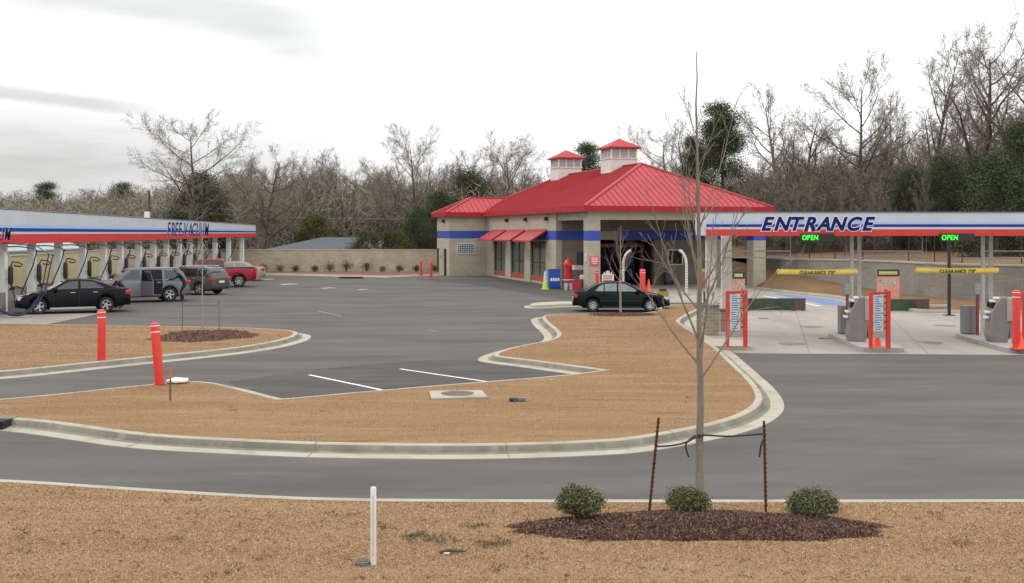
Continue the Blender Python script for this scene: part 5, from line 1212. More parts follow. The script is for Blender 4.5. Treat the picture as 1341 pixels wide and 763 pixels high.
for i in range(3): bare_proto('fan%d' % i, 61+i, 16, .30, 'fan', True)
for i in range(3): bare_proto('brush%d' % i, 51+i, 8, .10, 'brush', True)
def evergreen(key, seed, Hh, kind):
    rng = np.random.default_rng(seed); rr = random.Random(seed); c = []; seg = [(0, 0, -.3, 0, 0, Hh*.9, Hh*.016, .04)]
    if kind == 'pine':
        for k in range(44):
            f = rr.uniform(.35, .99); a = rr.uniform(0, 2*PI); R_ = (1-f)*.9+.14; rad = Hh*.24*min(1, R_*1.5)*rr.uniform(.5, 1); z = Hh*f
            p = (rad*math.cos(a), rad*math.sin(a), z+rr.uniform(-.2, .6)); seg.append((0, 0, z-rad*.25, *p, .06, .02))
            for q_ in range(3):
                cc = np.array([p[0]*rr.uniform(.5, 1), p[1]*rr.uniform(.5, 1), p[2]+rr.uniform(-.3, .3)]); n = 300; c.append(cc+rng.normal(size=(n, 3))*np.array([.62, .62, .34])*Hh/14)
        size, asp, mm = .24*Hh/14, .35, M_pine
    elif kind == 'holly':
        for k in range(95):
            f = rr.random(); a = rr.uniform(0, 2*PI); prof = math.sin(PI*min(1, .12+f*.86))**.7*(1-.25*f); rad = Hh*.30*prof*rr.uniform(.45, 1.05); z = Hh*(.08+.88*f)
            n = 330; c.append(np.array([rad*math.cos(a), rad*math.sin(a), z])+rng.normal(size=(n, 3))*Hh*.046)
            if k % 3 == 0: seg.append((0, 0, z*.85, rad*math.cos(a), rad*math.sin(a), z, .05, .02))
        size, asp, mm = .125*Hh/8, .8, M_ever
    else:
        for k in range(70):
            f = rr.random(); a = rr.uniform(0, 2*PI); rad = Hh*.45*math.sin(PI*min(1, .2+f*.75))**.6*rr.uniform(.4, 1.05); z = Hh*(.1+.82*f)
            n = 110; c.append(np.array([rad*math.cos(a), rad*math.sin(a), z])+rng.normal(size=(n, 3))*Hh*.06)
            if k % 3 == 0: seg.append((0, 0, z*.5, rad*math.cos(a), rad*math.sin(a), z, .04, .015))
        size, asp, mm = .20*Hh/5, .7, M_ever2
    V1, F1 = tubes_np(seg, 6); L_ = leaves_np(np.concatenate(c), size, rng, asp)
    PROTO[key] = (np_mesh('trunk', V1, F1, M_bark2), np_mesh('crown', L_[0], L_[1], mm), Hh, (V1, F1), L_, [])
for i in range(2): evergreen('pine%d' % i, 71+i, 14, 'pine')
for i in range(3): evergreen('holly%d' % i, 81+i, 8, 'holly')
for i in range(2): evergreen('shrub%d' % i, 91+i, 5, 'shrub')
rg = random.Random(5)
def tree(name, label, key, px, Y, top_px, z0=0, wide=1.0, group=None, rz=None, cat='tree', lean=0):
    tr_, cr, Hh = PROTO[key][:3]; p = at(px, Y, z0); h = zat(top_px, Y)-z0; s = h/Hh
    o = thing(name, label, cat, p, rg.uniform(0, 6.28) if rz is None else rz, group); o.scale = (s*wide, s*wide, s); o.rotation_euler.x = lean
    a = bpy.data.objects.new('trunk', tr_); b = bpy.data.objects.new('crown', cr)
    for q in (a, b): COL.objects.link(q); q.parent = o
    return o
def gz(px, Y): # ground height behind the hillside wall
    X = (px-CX)/F*Y
    return 2.3 if X > 24 and Y > 75 else (1.6 if X > 15 and Y > 78 else 0)
T = [
 ('bare_tree', 'broad spreading bare tree standing tallest above the left tree line', 'fan0', 247, 118, 143, .92, None),
 ('bare_tree', 'dark bare tree right beside the far end of the vacuum canopy', 'oak1', 343, 112, 186, .8, None),
 ('bare_tree', 'slim bare tree between the big spreading tree and the canopy end', 'up1', 322, 122, 196, .8, None),
 ('bare_tree', 'grey bare tree behind the grey shed roof, left part', 'up0', 385, 120, 195, .9, None),
 ('bare_tree', 'pale bare tree above the middle of the grey shed roof', 'up1', 418, 125, 192, .9, None),
 ('bare_tree', 'bare tree with ivy trunk above the right end of the grey shed roof', 'up2', 463, 118, 198, .8, 'ivy'),
 ('bare_tree', 'leaning forked bare tree wrapped in ivy right of the utility pole', 'oak3', 497, 119, 218, .6, 'ivy'),
 ('bare_tree', 'tall bare tree rising over the tan back wall left of the car wash', 'fan1', 545, 116, 156, .72, None),
 ('bare_tree', 'small dark bare tree in front of the tall one above the back wall', 'oak1', 518, 112, 210, .7, None),
 ('bare_tree', 'fine branched bare tree behind the left end of the red wing roof', 'up3', 590, 125, 192, 1.0, None),
 ('bare_tree', 'bare tree over the peak of the red wing roof', 'up1', 628, 128, 187, .9, None),
 ('bare_tree', 'wide bare tree just left of the two rooftop cupolas', 'fan2', 672, 122, 168, .85, None),
 ('bare_tree', 'bare tree low behind the left cupola', 'oak0', 716, 130, 205, .9, None),
 ('pine_tree', 'rounded dark pine between the two cupolas', 'pine1', 771, 128, 194, 1.0, None),
 ('bare_tree', 'wide pale bare tree right of the taller cupola', 'fan0', 866, 122, 158, .85, None),
 ('bare_tree', 'bare tree behind the young street tree and roof hip', 'up0', 902, 118, 150, .8, None),
 ('pine_tree', 'big dark pine rising behind the right slope of the red roof', 'pine0', 946, 112, 139, 1.05, None),
 ('pine_tree', 'smaller dark pine tucked left of the big pine behind the red roof', 'pine1', 908, 114, 185, .8, None),
 ('bare_tree', 'bushy bare tree above the first letters of ENTRANCE', 'up1', 1024, 104, 100, .95, None),
 ('bare_tree', 'bare tree leaning over the middle of the word ENTRANCE', 'oak1', 1068, 100, 130, .85, None),
 ('bare_tree', 'tall many branched bare tree over the end of the word ENTRANCE', 'fan1', 1128, 98, 66, .72, None),
 ('bare_tree', 'tall slim bare tree right of the word ENTRANCE', 'up2', 1212, 92, 44, .75, None),
 ('bare_tree', 'lower bare tree between the two tall trees on the right', 'up3', 1172, 96, 118, .8, None),
 ('bare_tree', 'highest bare tree with thick forked trunk near the top right', 'oak3', 1288, 84, -6, .8, None),
 ('bare_tree', 'bare ivy covered tree at the right edge of the view', 'oak1', 1335, 86, 28, .8, 'ivy'),
 ('bare_tree', 'bare tree low behind the highest tree on the right', 'up0', 1252, 96, 110, .8, None),
 ('evergreen_tree', 'dark evergreen directly above the right end of the word ENTRANCE', 'holly0', 1190, 84, 222, 1.0, None),
 ('evergreen_tree', 'large dark evergreen filling the right edge above the canopy', 'holly1', 1338, 76, 158, 1.05, None),
 ('evergreen_tree', 'dark evergreen under the highest bare tree', 'holly2', 1285, 80, 205, 1.1, None),
 ('evergreen_tree', 'mid green evergreen low over the canopy near the right edge', 'holly0', 1305, 70, 205, 1.05, None),
 ('evergreen_tree', 'dark evergreen between the two right hand bare trees', 'holly2', 1240, 82, 205, 1.0, None),
 ('evergreen_tree', 'dark evergreen low behind the left end of the red wing roof', 'holly1', 575, 112, 250, 1.0, None),
 ('evergreen_tree', 'dark evergreen mass behind the peak of the wing roof', 'holly0', 615, 118, 226, 1.3, None),
 ('evergreen_tree', 'dark evergreen above the back wall left of the wing', 'holly2', 548, 108, 272, 1.0, None),
 ('evergreen_bush', 'olive and orange evergreen bush above the grey shed roof', 'shrub0', 413, 110, 279, 1.0, None),
 ('evergreen_bush', 'dark bush over the back wall right of the utility pole', 'shrub1', 482, 104, 302, 1.0, None),
 ('evergreen_bush', 'dark bush above the back wall next to the shed end', 'shrub1', 515, 105, 300, 1.0, None),
 ('evergreen_tree', 'round dark pine crown on the horizon far left', 'pine1', 59, 170, 243, 1.3, None),
 ('evergreen_tree', 'low dark pine on the horizon between the canopy vent and left edge', 'pine0', 160, 165, 241, 1.3, None),
 ('evergreen_tree', 'dark bushy evergreen at the foot of the broad spreading tree', 'holly1', 262, 125, 225, 1.2, None),
]
for (nm, lab, key, px, Y, tp, wd, ex_) in T:
    o = tree(nm, lab, key, px, Y, tp, gz(px, Y), wd*(1.25 if nm == 'bare_tree' else 1.0), cat={'bare_tree': 'tree', 'pine_tree': 'pine', 'evergreen_tree': 'evergreen', 'evergreen_bush': 'bush'}[nm], lean=R(5) if 'leaning' in lab else 0)
    if ex_ == 'ivy':
        rng = np.random.default_rng(int(px)); Hh = PROTO[key][2]; n = 4200; z = rng.uniform(.2, Hh*.55, n); a = rng.uniform(0, 2*PI, n); rr_ = rng.uniform(.1, .75, n)*(1.15-z/Hh)
        c = np.stack([rr_*np.cos(a), rr_*np.sin(a), z], 1); L_ = leaves_np(c, .22, rng, .8); link('ivy', np_mesh('ivy', *L_, M_ivy), o)
# woods that read as one mass
def merge(items, sd, jit=True):
    """items: (key, px, Y, top_px) -> one mesh of many trees"""
    rr = random.Random(sd); out = {}
    for key, X, Y, z0, h, wd in items:
        s = h/PROTO[key][2]; a = rr.uniform(0, 6.28); c, sn = math.cos(a)*s*wd, math.sin(a)*s*wd
        for slot, idx in ((0, 3), (1, 4)):
            V_, F_ = PROTO[key][idx]; W = np.empty_like(V_); W[:, 0] = V_[:, 0]*c-V_[:, 1]*sn+X; W[:, 1] = V_[:, 0]*sn+V_[:, 1]*c+Y; W[:, 2] = V_[:, 2]*s+z0
            m = PROTO[key][slot].materials[0].name; out.setdefault(m, [[], [], 0]); q = out[m]; q[0].append(W); q[1].append(F_+q[2]); q[2] += len(V_)
    names = list(out); Vs = []; Fs = []; Mi = []; o = 0
    for i, k in enumerate(names):
        V_ = np.concatenate(out[k][0]); F_ = np.concatenate(out[k][1]); Vs.append(V_); Fs.append(F_+o); Mi.append(np.full(len(F_), i)); o += len(V_)
    return np_mesh('wood', np.concatenate(Vs), np.concatenate(Fs), [bpy.data.materials[k] for k in names], np.concatenate(Mi))
def brush_mass(name, label, poly, tops, n_st, sd, m, zfun=lambda X, Y: 0, seglen=1.5, wid=.05):
    """a thicket of thin stems and sticks, poly = px range and depth range; tops = [(px, top_px)]"""
    rng = np.random.default_rng(sd); (a, b), (y0, y1) = poly
    px = rng.uniform(a, b, n_st); Y = rng.uniform(y0, y1, n_st); X = (px-CX)/F*Y
    tp = np.interp(px, [t[0] for t in tops], [t[1] for t in tops])+9*np.sin(px*.071+Y)+6*np.sin(px*.19+Y*.6); zt_ = H-(tp-HY)/F*Y
    z0 = np.array([zfun(x, y) for x, y in zip(X, Y)])
    f = rng.random(n_st)**.75*rng.uniform(.75, 1.08, n_st); z = z0+(zt_-z0)*f
    d = rng.normal(size=(n_st, 3)); d[:, 2] = np.abs(d[:, 2])*1.0+.15; d /= np.linalg.norm(d, axis=1, keepdims=True)
    L_ = seglen*rng.uniform(.5, 1.6, (n_st, 1)); p = np.stack([X, Y, z], 1); q = p+d*L_
    side = np.cross(d, rng.normal(size=(n_st, 3))); side /= np.linalg.norm(side, axis=1, keepdims=True); w_ = wid*rng.uniform(.5, 1.5, (n_st, 1))
    V_ = np.stack([p-side*w_/2, p+side*w_/2, q+side*w_*.2, q-side*w_*.2], 1).reshape(-1, 3)
    return V_, np.arange(n_st*4).reshape(-1, 4)
def wood(name, label, items, brush, sd, brush_m):
    me = merge(items, sd); o = link(name, me); tag(o, label, 'woods', kind='stuff')
    if brush: q = link(name+'_undergrowth', np_mesh('brush', *brush, brush_m)); tag(q, label.replace('woods', 'undergrowth').replace('trees', 'thicket'), 'undergrowth', kind='stuff')
rr = random.Random(9)
def rowitems(keys, p0, p1, y0, y1, tops, n, zf=gz, wd=1.0):
    it = []
    for i in range(n):
        px = p0+(p1-p0)*(i+rr.random())/n; Y = rr.uniform(y0, y1); tp = np.interp(px, [t[0] for t in tops], [t[1] for t in tops])+rr.uniform(-4, 14); z0 = zf(px, Y)
        it.append((rr.choice(keys), (px-CX)/F*Y, Y, z0, max(2, zat(tp, Y)-z0), wd*rr.uniform(.85, 1.3)))
    return it
topL = [(-80, 250), (0, 248), (60, 252), (130, 246), (200, 240), (280, 225), (330, 205)]
wood('left_tree_line', 'far grey brown bare woods along the horizon above the vacuum canopy', rowitems(['up0', 'up1', 'up2', 'up3', 'oak1', 'oak0', 'up2'], -60, 310, 140, 185, topL, 60)+rowitems(['shrub0', 'holly1', 'shrub1'], -60, 310, 150, 190, [(0, 272), (310, 262)], 22),
     brush_mass('', '', ((-70, 330), (125, 180)), [(a, b+24) for a, b in topL], 60000, 1, None, seglen=1.3, wid=.075), 1, M_brush)
topM = [(310, 212), (400, 206), (470, 212), (520, 216), (580, 210), (640, 208), (700, 214), (760, 235), (860, 205), (960, 215)]
wood('middle_woods', 'dense bare woods behind the back wall and the red roof', rowitems(['up0', 'up1', 'up2', 'up3', 'oak0', 'oak1', 'oak2'], 300, 980, 120, 155, topM, 62)+rowitems(['holly0', 'shrub0', 'holly2'], 300, 1000, 125, 150, [(300, 268), (1000, 250)], 22),
     brush_mass('', '', ((305, 1000), (112, 150)), [(a, b+40) for a, b in topM], 80000, 2, None, seglen=1.1, wid=.055), 2, M_brush)
topR = [(960, 215), (1040, 190), (1130, 175), (1220, 165), (1290, 140), (1400, 130)]
def zfR(X, Y): return 2.2 if X > 18 else 1.5
wood('right_woods', 'dense brown bare woods on the rise behind the entrance canopy', rowitems(['up0', 'up1', 'up2', 'up3', 'oak0', 'oak1', 'oak2'], 960, 1440, 96, 130, topR, 40)+rowitems(['brush0', 'brush1', 'brush2'], 985, 1440, 84, 100, [(985, 235), (1440, 215)], 26),
     brush_mass('', '', ((975, 1460), (84, 112)), [(975, 250), (1040, 235), (1120, 225), (1220, 225), (1300, 210), (1460, 200)], 80000, 3, None, zfR, seglen=.9, wid=.042), 3, mat('dark brush', (.125, .095, .07), .95, vscale=.15, col2=(.12, .112, .08)))
# trunks one can see under the canopy, beyond the fence
M_tk = M_bark2
for k in range(18):
    px = 1012+k*19.5+rr.uniform(-6, 6); Y = rr.uniform(76, 86)
    tree('sapling_tree', 'thin bare sapling standing behind the black fence above the grey wall', 'brush%d' % (k % 3), px, Y, rr.uniform(215, 255), 2.2, .6, 'saplings behind the black fence', cat='sapling')
# horizon hill of woods all round, far away
vs = []; fs = []; n = 60
for i in range(n+1):
    a = R(-60+120*i/n); d = 420
    for z in (-2, 6+3*math.sin(i*1.3)+2*math.sin(i*3.1), 3): vs.append((d*math.sin(a)*(1 if z != 3 else 1.3), d*math.cos(a)*(1 if z != 3 else 1.3), z if z != 3 else 4+4*math.sin(i*.7)**2))
for i in range(n):
    for j in range(2): fs.append((i*3+j, (i+1)*3+j, (i+1)*3+j+1, i*3+j+1))
struct(MB().add(vs, fs).build('distant_hill', M_brush, smooth=True))

quad_ids = lambda f: f
# ---- young trees in the lot
def sapling(name, label, loc, Hh, r0, seed, m, branches, base_h, spread, group=None, twm=None, whips=0):
    t = Tree(seed); rr_ = random.Random(seed); o = thing(name, label, 'young tree', loc, 0, group)
    pts = [Vector((0, 0, 0))]; n = 18
    for i in range(n): pts.append(Vector((pts[-1].x+rr_.gauss(0, .010)*Hh/6-.004*Hh/6, pts[-1].y+rr_.gauss(0, .010)*Hh/6, Hh*(i+1)/n)))
    rads = [r0*(1-.95*(i/n)**.85)+.0025 for i in range(n+1)]
    # flare at the foot
    rads[0] *= 1.15
    MB().tube(pts, rads, 12).build('trunk', m, o, smooth=True)
    P = dict(n=[9, 6, 4], taper=[.25, .35, .5], wob=[.05, .09, .12], up=[.055, .05, .02], kids=[5, 3], f0=[.25, .3], ang=[34, 38], len=[.42, .45], sh=[.4, .3], rr=[.55, .6], trunk_lvl=0, rmin=.004, rend=.0025)
    for k in range(branches):
        f = base_h+(.82-base_h)*(k/(branches-1))**1.15; i = f*n; b = pts[int(i)].lerp(pts[min(int(i)+1, n)], i-int(i)); az = k*2.399+rr_.uniform(-.4, .4)
        an = R(rr_.uniform(30, 48)*(1.1-.35*f)); L_ = spread*(1-.72*((f-base_h)/(1-base_h))**.9)*rr_.uniform(.8, 1.15); rb = rads[int(i)]*.36
        t.limb(b, Vector((math.sin(an)*math.cos(az), math.sin(an)*math.sin(az), math.cos(an))), L_, rb, 0, P)
    for k in range(whips):
        f = base_h+.02+.30*k/max(1, whips-1); i = f*n; b = pts[int(i)].lerp(pts[int(i)+1], i-int(i)); az = k*2.4+1.1; an = R(rr_.uniform(16, 26))
        t.limb(b, Vector((math.sin(an)*math.cos(az), math.sin(an)*math.sin(az), math.cos(an))), spread*rr_.uniform(1.0, 1.3), rads[int(i)]*.42, 0, dict(P, kids=[5, 3], len=[.3, .45], up=[.07, .05, .02], wob=[.03, .08, .1]))
    V1, F1 = tubes_np(t.big, 6); V2, F2 = tubes_np(t.small, 4)
    link('crown', np_mesh('crown', np.concatenate([V1, V2]), np.concatenate([quad_ids(F1), F2+len(V1)]), [m, twm or m], np.array([0]*len(F1)+[1]*len(F2)), smooth=True), o)
    return o
M_young = layered('young tree bark', [(.235, .205, .165), ((.15, .13, .10), 6, (3, 3, .5), .4, .7, .9), ((.30, .27, .22), 20, (1, 1, 3), .5, .75, .7), ((.10, .085, .06), 40, (1, 1, 2), .55, .75, .6)], rough=.95, bump=.5, bdist=.01)
M_young2 = mat('reddish twigs', (.22, .13, .11), .9, var=.2)
def mound(x, y, cx_, cy_, rx, ry, h): 
    d = ((x-cx_)/rx)**2+((y-cy_)/ry)**2
    return h*max(0, 1-d)**.7
tl = G(917, 669, .25)
bc = (G(915, 686, .2)); brx = (G(1155, 686, .2).x-G(675, 686, .2).x)/2; bry = abs(G(915, 666, .2).y-G(915, 704, .15).y)/2*1.02
# mulch bed
def mulch(name, label, cx_, cy_, rx, ry, h, z0, seed, chips, csz=.05):
    rng = np.random.default_rng(seed); vs = [(cx_, cy_, z0+h)]; fs = []; nr, na = 14, 64; ph = rng.uniform(0, 6.28, 4)
    def wav(a): return 1+.06*math.sin(3*a+ph[0])+.05*math.sin(5*a+ph[1])+.035*math.sin(11*a+ph[2])+.03*math.sin(17*a+ph[3])
    for i in range(1, nr+1):
        for k in range(na):
            a = 2*PI*k/na; f = i/nr*wav(a); z = z0+h*max(0, 1-(i/nr)**2)**.7+(rng.uniform(-.012, .012) if i < nr else -.01); vs.append((cx_+rx*f*math.cos(a), cy_+ry*f*math.sin(a), z))
    for k in range(na): fs.append((0, 1+k, 1+(k+1) % na))
    for i in range(nr-1):
        for k in range(na): k2 = (k+1) % na; fs.append((1+i*na+k, 1+i*na+k2, 1+(i+1)*na+k2, 1+(i+1)*na+k))
    o = MB().add(vs, fs).build(name, M_mulch, smooth=True); tag(o, label, 'mulch bed', kind='stuff')
    if chips:
        a = rng.uniform(0, 2*PI, chips); f = np.sqrt(rng.random(chips))*1.02; w_ = np.array([wav(t) for t in a]); f2 = f*w_
        z = z0+h*np.maximum(0, 1-np.minimum(f, 1)**2)**.7+.012
        c = np.stack([cx_+rx*f2*np.cos(a), cy_+ry*f2*np.sin(a), z], 1); L_ = leaves_np(c, csz, rng, .45)
        mi = rng.integers(0, 3, chips); q = link('bark_chips', np_mesh('bark_chips', L_[0], L_[1], [mat('dark chip', (.07, .034, .026), .9), mat('brown chip', (.15, .075, .055), .9), mat('pale chip', (.24, .15, .11), .9)], mi)); tag(q, 'loose bark chips over '+label, 'bark chips', kind='stuff')
mulch('mulch_bed', 'dark brown mulch bed under the street tree in the foreground', bc.x, bc.y, brx, bry, .16, .14, 1, 16000, .045)
def bz(x, y): return .14+mound(x, y, bc.x, bc.y, brx, bry, .16)
tl.z = bz(tl.x, tl.y)-.02; 
sapling('young_tree', 'young bare street tree growing from the mulch bed in the foreground', tl, zat(68, tl.y)-tl.z, .056, 4, M_young, 13, .29, 1.55, whips=6)
# stakes and straps
def tpost(name, label, px, pyb, pxt, pyt, z, r_=.028, group=None, m=M_rust):
    b = G(px, pyb, z); t = at(pxt, b.y, zat(pyt, b.y)); o = thing(name, label, 'stake', b, 0, group); d = t-b
    mb = MB(); s = Vector((r_, 0, 0)); q = Vector((0, r_, 0))
    mb.tube([(0, 0, 0), d], r_*.55, 6); mb.box(-r_, r_, -r_*.2, r_*.2, 0, .001)
    k = int(d.length/.055); nb = mb
    for i in range(2, k): c = d*(i/k); nb.box(c.x-r_*.72, c.x+r_*.72, c.y-r_*.8, c.y+r_*.1, c.z-.007, c.z+.007)
    nb.build('shaft', m, o)
    return b, t
s1 = tpost('tree_stake', 'rusty studded steel stake leaning right, left of the street tree', 850, 672, 862.5, 547, .24, group='stakes at the street tree')
s2 = tpost('tree_stake', 'upright rusty studded steel stake right of the street tree', 1003, 673, 1000.5, 551, .24, group='stakes at the street tree')
def strap(label, pts, r_=.012):
    P_ = [tuple(p) for p in pts]
    for _ in range(2):
        q = [P_[0]]
        for a, b in zip(P_, P_[1:]): q += [tuple(.75*a[c]+.25*b[c] for c in range(3)), tuple(.25*a[c]+.75*b[c] for c in range(3))]
        P_ = q+[P_[-1]]
    o = MB().tube(P_, r_, 6).build('tree_strap', mat('black strap', (.02, .02, .024), .6), None, smooth=True); tag(o, label, 'strap', 'black straps tying the street tree')
y = tl.y
strap('black strap sagging from the left stake to the tree trunk, with a loose end', [at(860, s1[0].y, zat(583, y)), at(880, y, zat(583.5, y)), at(898, y-.03, zat(579, y)), at(912, y-.09, zat(570, y)), at(922, y-.09, zat(569, y)), at(921, y+.08, zat(569, y)), at(911, y+.06, zat(570.5, y)), at(897, y, zat(580, y)), at(899, y, zat(590, y)), at(902, y, zat(598, y))])
strap('black strap from the tree trunk to the right stake, its end hanging down', [at(913, y-.09, zat(568, y)), at(924, y-.07, zat(568, y)), at(950, y-.02, zat(571, y)), at(975, y, zat(570, y)), at(999, y-.04, zat(567, y)), at(1003, y+.02, zat(569, y)), at(997, y, zat(580, y)), at(994.5, y, zat(598, y))])
# clipped evergreen bushes
def bush(label, px, pyb, w_px, h_px, seed, group='small bushes in the foreground bed'):
    p = G(px, pyb, .24); p.z = bz(p.x, p.y)-.02; sc_ = F/p.y; rx = w_px/2/sc_; h = h_px/sc_; rng = np.random.default_rng(seed)
    o = thing('evergreen_bush', label, 'bush', p, 0, group); st = []
    nb = 520; a = rng.uniform(0, 2*PI, nb); u_ = rng.uniform(-.25, 1, nb); rr_ = rng.uniform(.55, 1.0+.05*seed, nb)*(1+.1*np.sin(2*a+seed*2)+.07*np.sin(5*a+seed)); sn = np.sqrt(np.maximum(0, 1-np.minimum(u_, 1)**2))
    tip = np.stack([rx*rr_*sn*np.cos(a), rx*rr_*sn*np.sin(a), h*.46+h*.52*rr_*u_], 1)
    for t in tip[:260]: st.append((0, 0, .02, *(t*np.array([.45, .45, .5])), .006, .005)); st.append((*(t*np.array([.45, .45, .5])), *t, .005, .002))
    V_, F_ = tubes_np(st, 4); link('stems', np_mesh('stems', V_, F_, M_bark2), o)
    c = (tip[:, None]+rng.normal(size=(nb, 22, 3))*.026).reshape(-1, 3); L_ = leaves_np(c, .034, rng, .6); mi = rng.choice(4, len(c), p=[.4, .3, .2, .1])
    link('foliage', np_mesh('foliage', *L_, [mat('bush green', (.105, .130, .045), .5), mat('bush dark green', (.06, .08, .035), .5), mat('bush olive', (.16, .155, .06), .55), mat('bush bronze', (.13, .085, .045), .6)], mi), o)
bush('round green bush at the left end of the foreground mulch bed', 759, 678, 54, 41, 1)
bush('low dark bush right behind the street tree trunk', 901, 670, 52, 30, 2)
bush('wide green bush at the right end of the foreground mulch bed', 1063, 671, 58, 36, 3)
# second and third saplings
g2 = G(265, 433.5, .15); c2 = G(268, 439.5, .15)
mulch('mulch_ring', 'oval mulch ring on the left island between the red bollards and the kerb nose', c2.x, c2.y, (G(332, 439.5, .15).x-G(205, 439.5, .15).x)/2, abs(G(265, 432, .15).y-G(265, 447.5, .15).y)/2, .07, .142, 2, 3500, .07)
sapling('young_tree', 'slender bare young tree in the mulch ring on the left island', g2, zat(283, g2.y)-.15, .034, 8, mat('pale sapling bark', (.30, .26, .21), .9), 8, .45, .8)
tpost('tree_stake', 'thin dark stake left of the young tree on the left island', 238.5, 435, 239.5, 393, .15, .018, 'stakes on the left island', M_dgrey); tpost('tree_stake', 'thin dark stake right of the young tree on the left island', 287, 435, 286.5, 393, .15, .018, 'stakes on the left island', M_dgrey)
o = MB().tube([at(239.5, g2.y, zat(399.5, g2.y)), at(252, g2.y, zat(400.5, g2.y)), at(265, g2.y, zat(399.5, g2.y)), at(276, g2.y, zat(400, g2.y)), at(286.5, g2.y, zat(399, g2.y))], .006, 5).build('tree_strap', M_black); tag(o, 'thin wire tying the young tree to both stakes on the left island', 'strap')
g3 = G(813, 411.5, .15); mulch('mulch_ring', 'narrow mulch ring at the far tip of the main island beside the dark green saloon', g3.x, g3.y-.3, 1.45, .75, .10, .142, 3, 1500, .07)
sapling('young_tree', 'small bare reddish tree in front of the dark green saloon', g3, zat(296, g3.y)-.15, .05, 12, mat('pale sapling bark', (.33, .28, .22), .9), 16, .35, 1.5, twm=M_young2)

# ---- shrubs below the back wall
labs = ['tufted tan grass clump at the left end below the back wall', 'small olive shrub second from the left below the back wall', 'small round shrub third from the left below the back wall', 'small shrub fourth from the left below the back wall', 'dark upright shrub left of the back wall drain', 'tall dark shrub just above the back wall drain', 'tall spreading shrub right of the back wall drain', 'small brown shrub below the back wall, third from the bollards', 'low round shrub below the back wall, second from the bollards', 'green shrub just left of the two slim bollards', 'small shrub between the slim bollards and the wing']
for k, (px, hh, dk) in enumerate(((345, 11, 0), (367, 9, 0), (387, 9, 1), (412, 9, 1), (432, 13, 1), (454, 14, 2), (480, 14, 2), (501, 8, 0), (523, 9, 1), (545, 9, 1), (570, 9, 1))):
    Yb = 98.6; p = at(px, Yb, .1); rng = np.random.default_rng(100+k); o = thing('shrub', labs[k], 'shrub', p, 0, 'shrubs below the back wall'); h = hh*Yb/F; n = 500
    c = rng.normal(size=(n, 3))*np.array([h*.27, h*.27, h*.22])+np.array([0, 0, h*.55]); c[:, 2] = np.clip(c[:, 2], .05, h*1.1)
    L_ = leaves_np(c, .13, rng, .4, up=1.5 if dk == 0 else 0)
    st = [(0, 0, 0, rng.normal()*.2*h, rng.normal()*.2*h, h*.8, .02, .008) for _ in range(8)]; link('stems', np_mesh('stems', *tubes_np(st, 4), M_bark2), o)
    link('foliage', np_mesh('foliage', *L_, [mat('dry olive shrub', (.17, .13, .06), .8), mat('dull green shrub', (.07, .075, .035), .8), mat('dark red green shrub', (.055, .04, .028), .8)][dk]), o)

# low dark weeds in the grass
rng = np.random.default_rng(77); cs = []
for (px, py, w_, n_) in ((545, 703, 30, 260), (580, 708, 26, 200), (620, 690, 24, 120), (645, 712, 22, 260), (500, 690, 16, 60), (230, 705, 10, 40), (350, 730, 16, 60), (90, 645, 20, 70), (245, 655, 26, 80), (1230, 675, 14, 30), (1250, 710, 12, 40), (1075, 697, 40, 300), (655, 745, 14, 40), (30, 700, 16, 40), (300, 535, 8, 14), (430, 540, 10, 14), (900, 520, 10, 20)):
    for _ in range(max(3, n_//14)):
        p = G(px+rng.normal()*w_*.55, py+rng.normal()*2.6, .15); cs.append(np.array([p.x, p.y, .165])+rng.normal(size=(14, 3))*np.array([.035, .035, .008]))
for _ in range(260):
    p = G(rng.uniform(0, 1341), 662+rng.random()**.8*100, .15); cs.append(np.array([p.x, p.y, .16])+rng.normal(size=(7, 3))*np.array([.03, .02, .006]))
L_ = leaves_np(np.concatenate(cs), .034, rng, .5, up=.5); o = link('weeds', np_mesh('weeds', *L_, mat('dull weed', (.13, .12, .055), .9, col2=(.12, .07, .04), vscale=2))); tag(o, 'low dull weeds and dark leaf litter scattered in the foreground grass', 'weeds', kind='stuff')
# ---- small things in the grass
p = G(489, 739, .15); o = thing('marker_post', 'thin white marker post standing in the foreground grass', 'post', p); h = (739-637.5)/F*p.y
MB().lathe(0, 0, [(0, 0), (.032, 0), (.031, h-.01), (.024, h), (0, h)], 14).build('tube', M_trim, o, smooth=True); MB().box(-.007, .007, -.034, -.031, .1, h*.9).build('seam', mat('pale grey', (.5, .5, .48), .6), o)
p = G(475, 738, .15); o = thing('valve_cover', 'small grey green valve cover at the foot of the white marker post', 'cover', p); MB().cyl(0, 0, 0, .035, .085, n=18).build('ring', mat('grey green iron', (.13, .14, .12), .8, var=.3), o); MB().cyl(0, 0, .036, .042, .06, n=18).build('lid', M_iron, o)
p = G(592, 724.5, .15); o = thing('fallen_bark', 'strip of dark bark lying in the grass right of the white marker post', 'bark', p, R(6)); MB().tube([(-.14, 0, .02), (-.05, .01, .035), (.06, -.01, .03), (.16, .01, .02)], [.012, .02, .018, .008], 7).build('strip', M_bark2, o); MB().box(-.09, -.03, -.05, -.02, .005, .02).build('pale_scrap', M_trim, o)
p = G(599, 516.6, .15); o = thing('manhole', 'round iron manhole cover set in a square concrete slab on the island', 'manhole', p)
q = [G(a, b, .18) for a, b in ((562, 511.5), (631, 510.5), (639, 519.5), (565, 521.5))]
MB().add([v_-p for v_ in q]+[v_-p-Vector((0, 0, .06)) for v_ in q], [(0, 1, 2, 3), (0, 4, 5, 1), (1, 5, 6, 2), (2, 6, 7, 3), (3, 7, 4, 0)]).build('slab', M_conc, o)
MB().cyl(0, 0, .028, .036, .36, n=32).build('cover', M_iron, o)
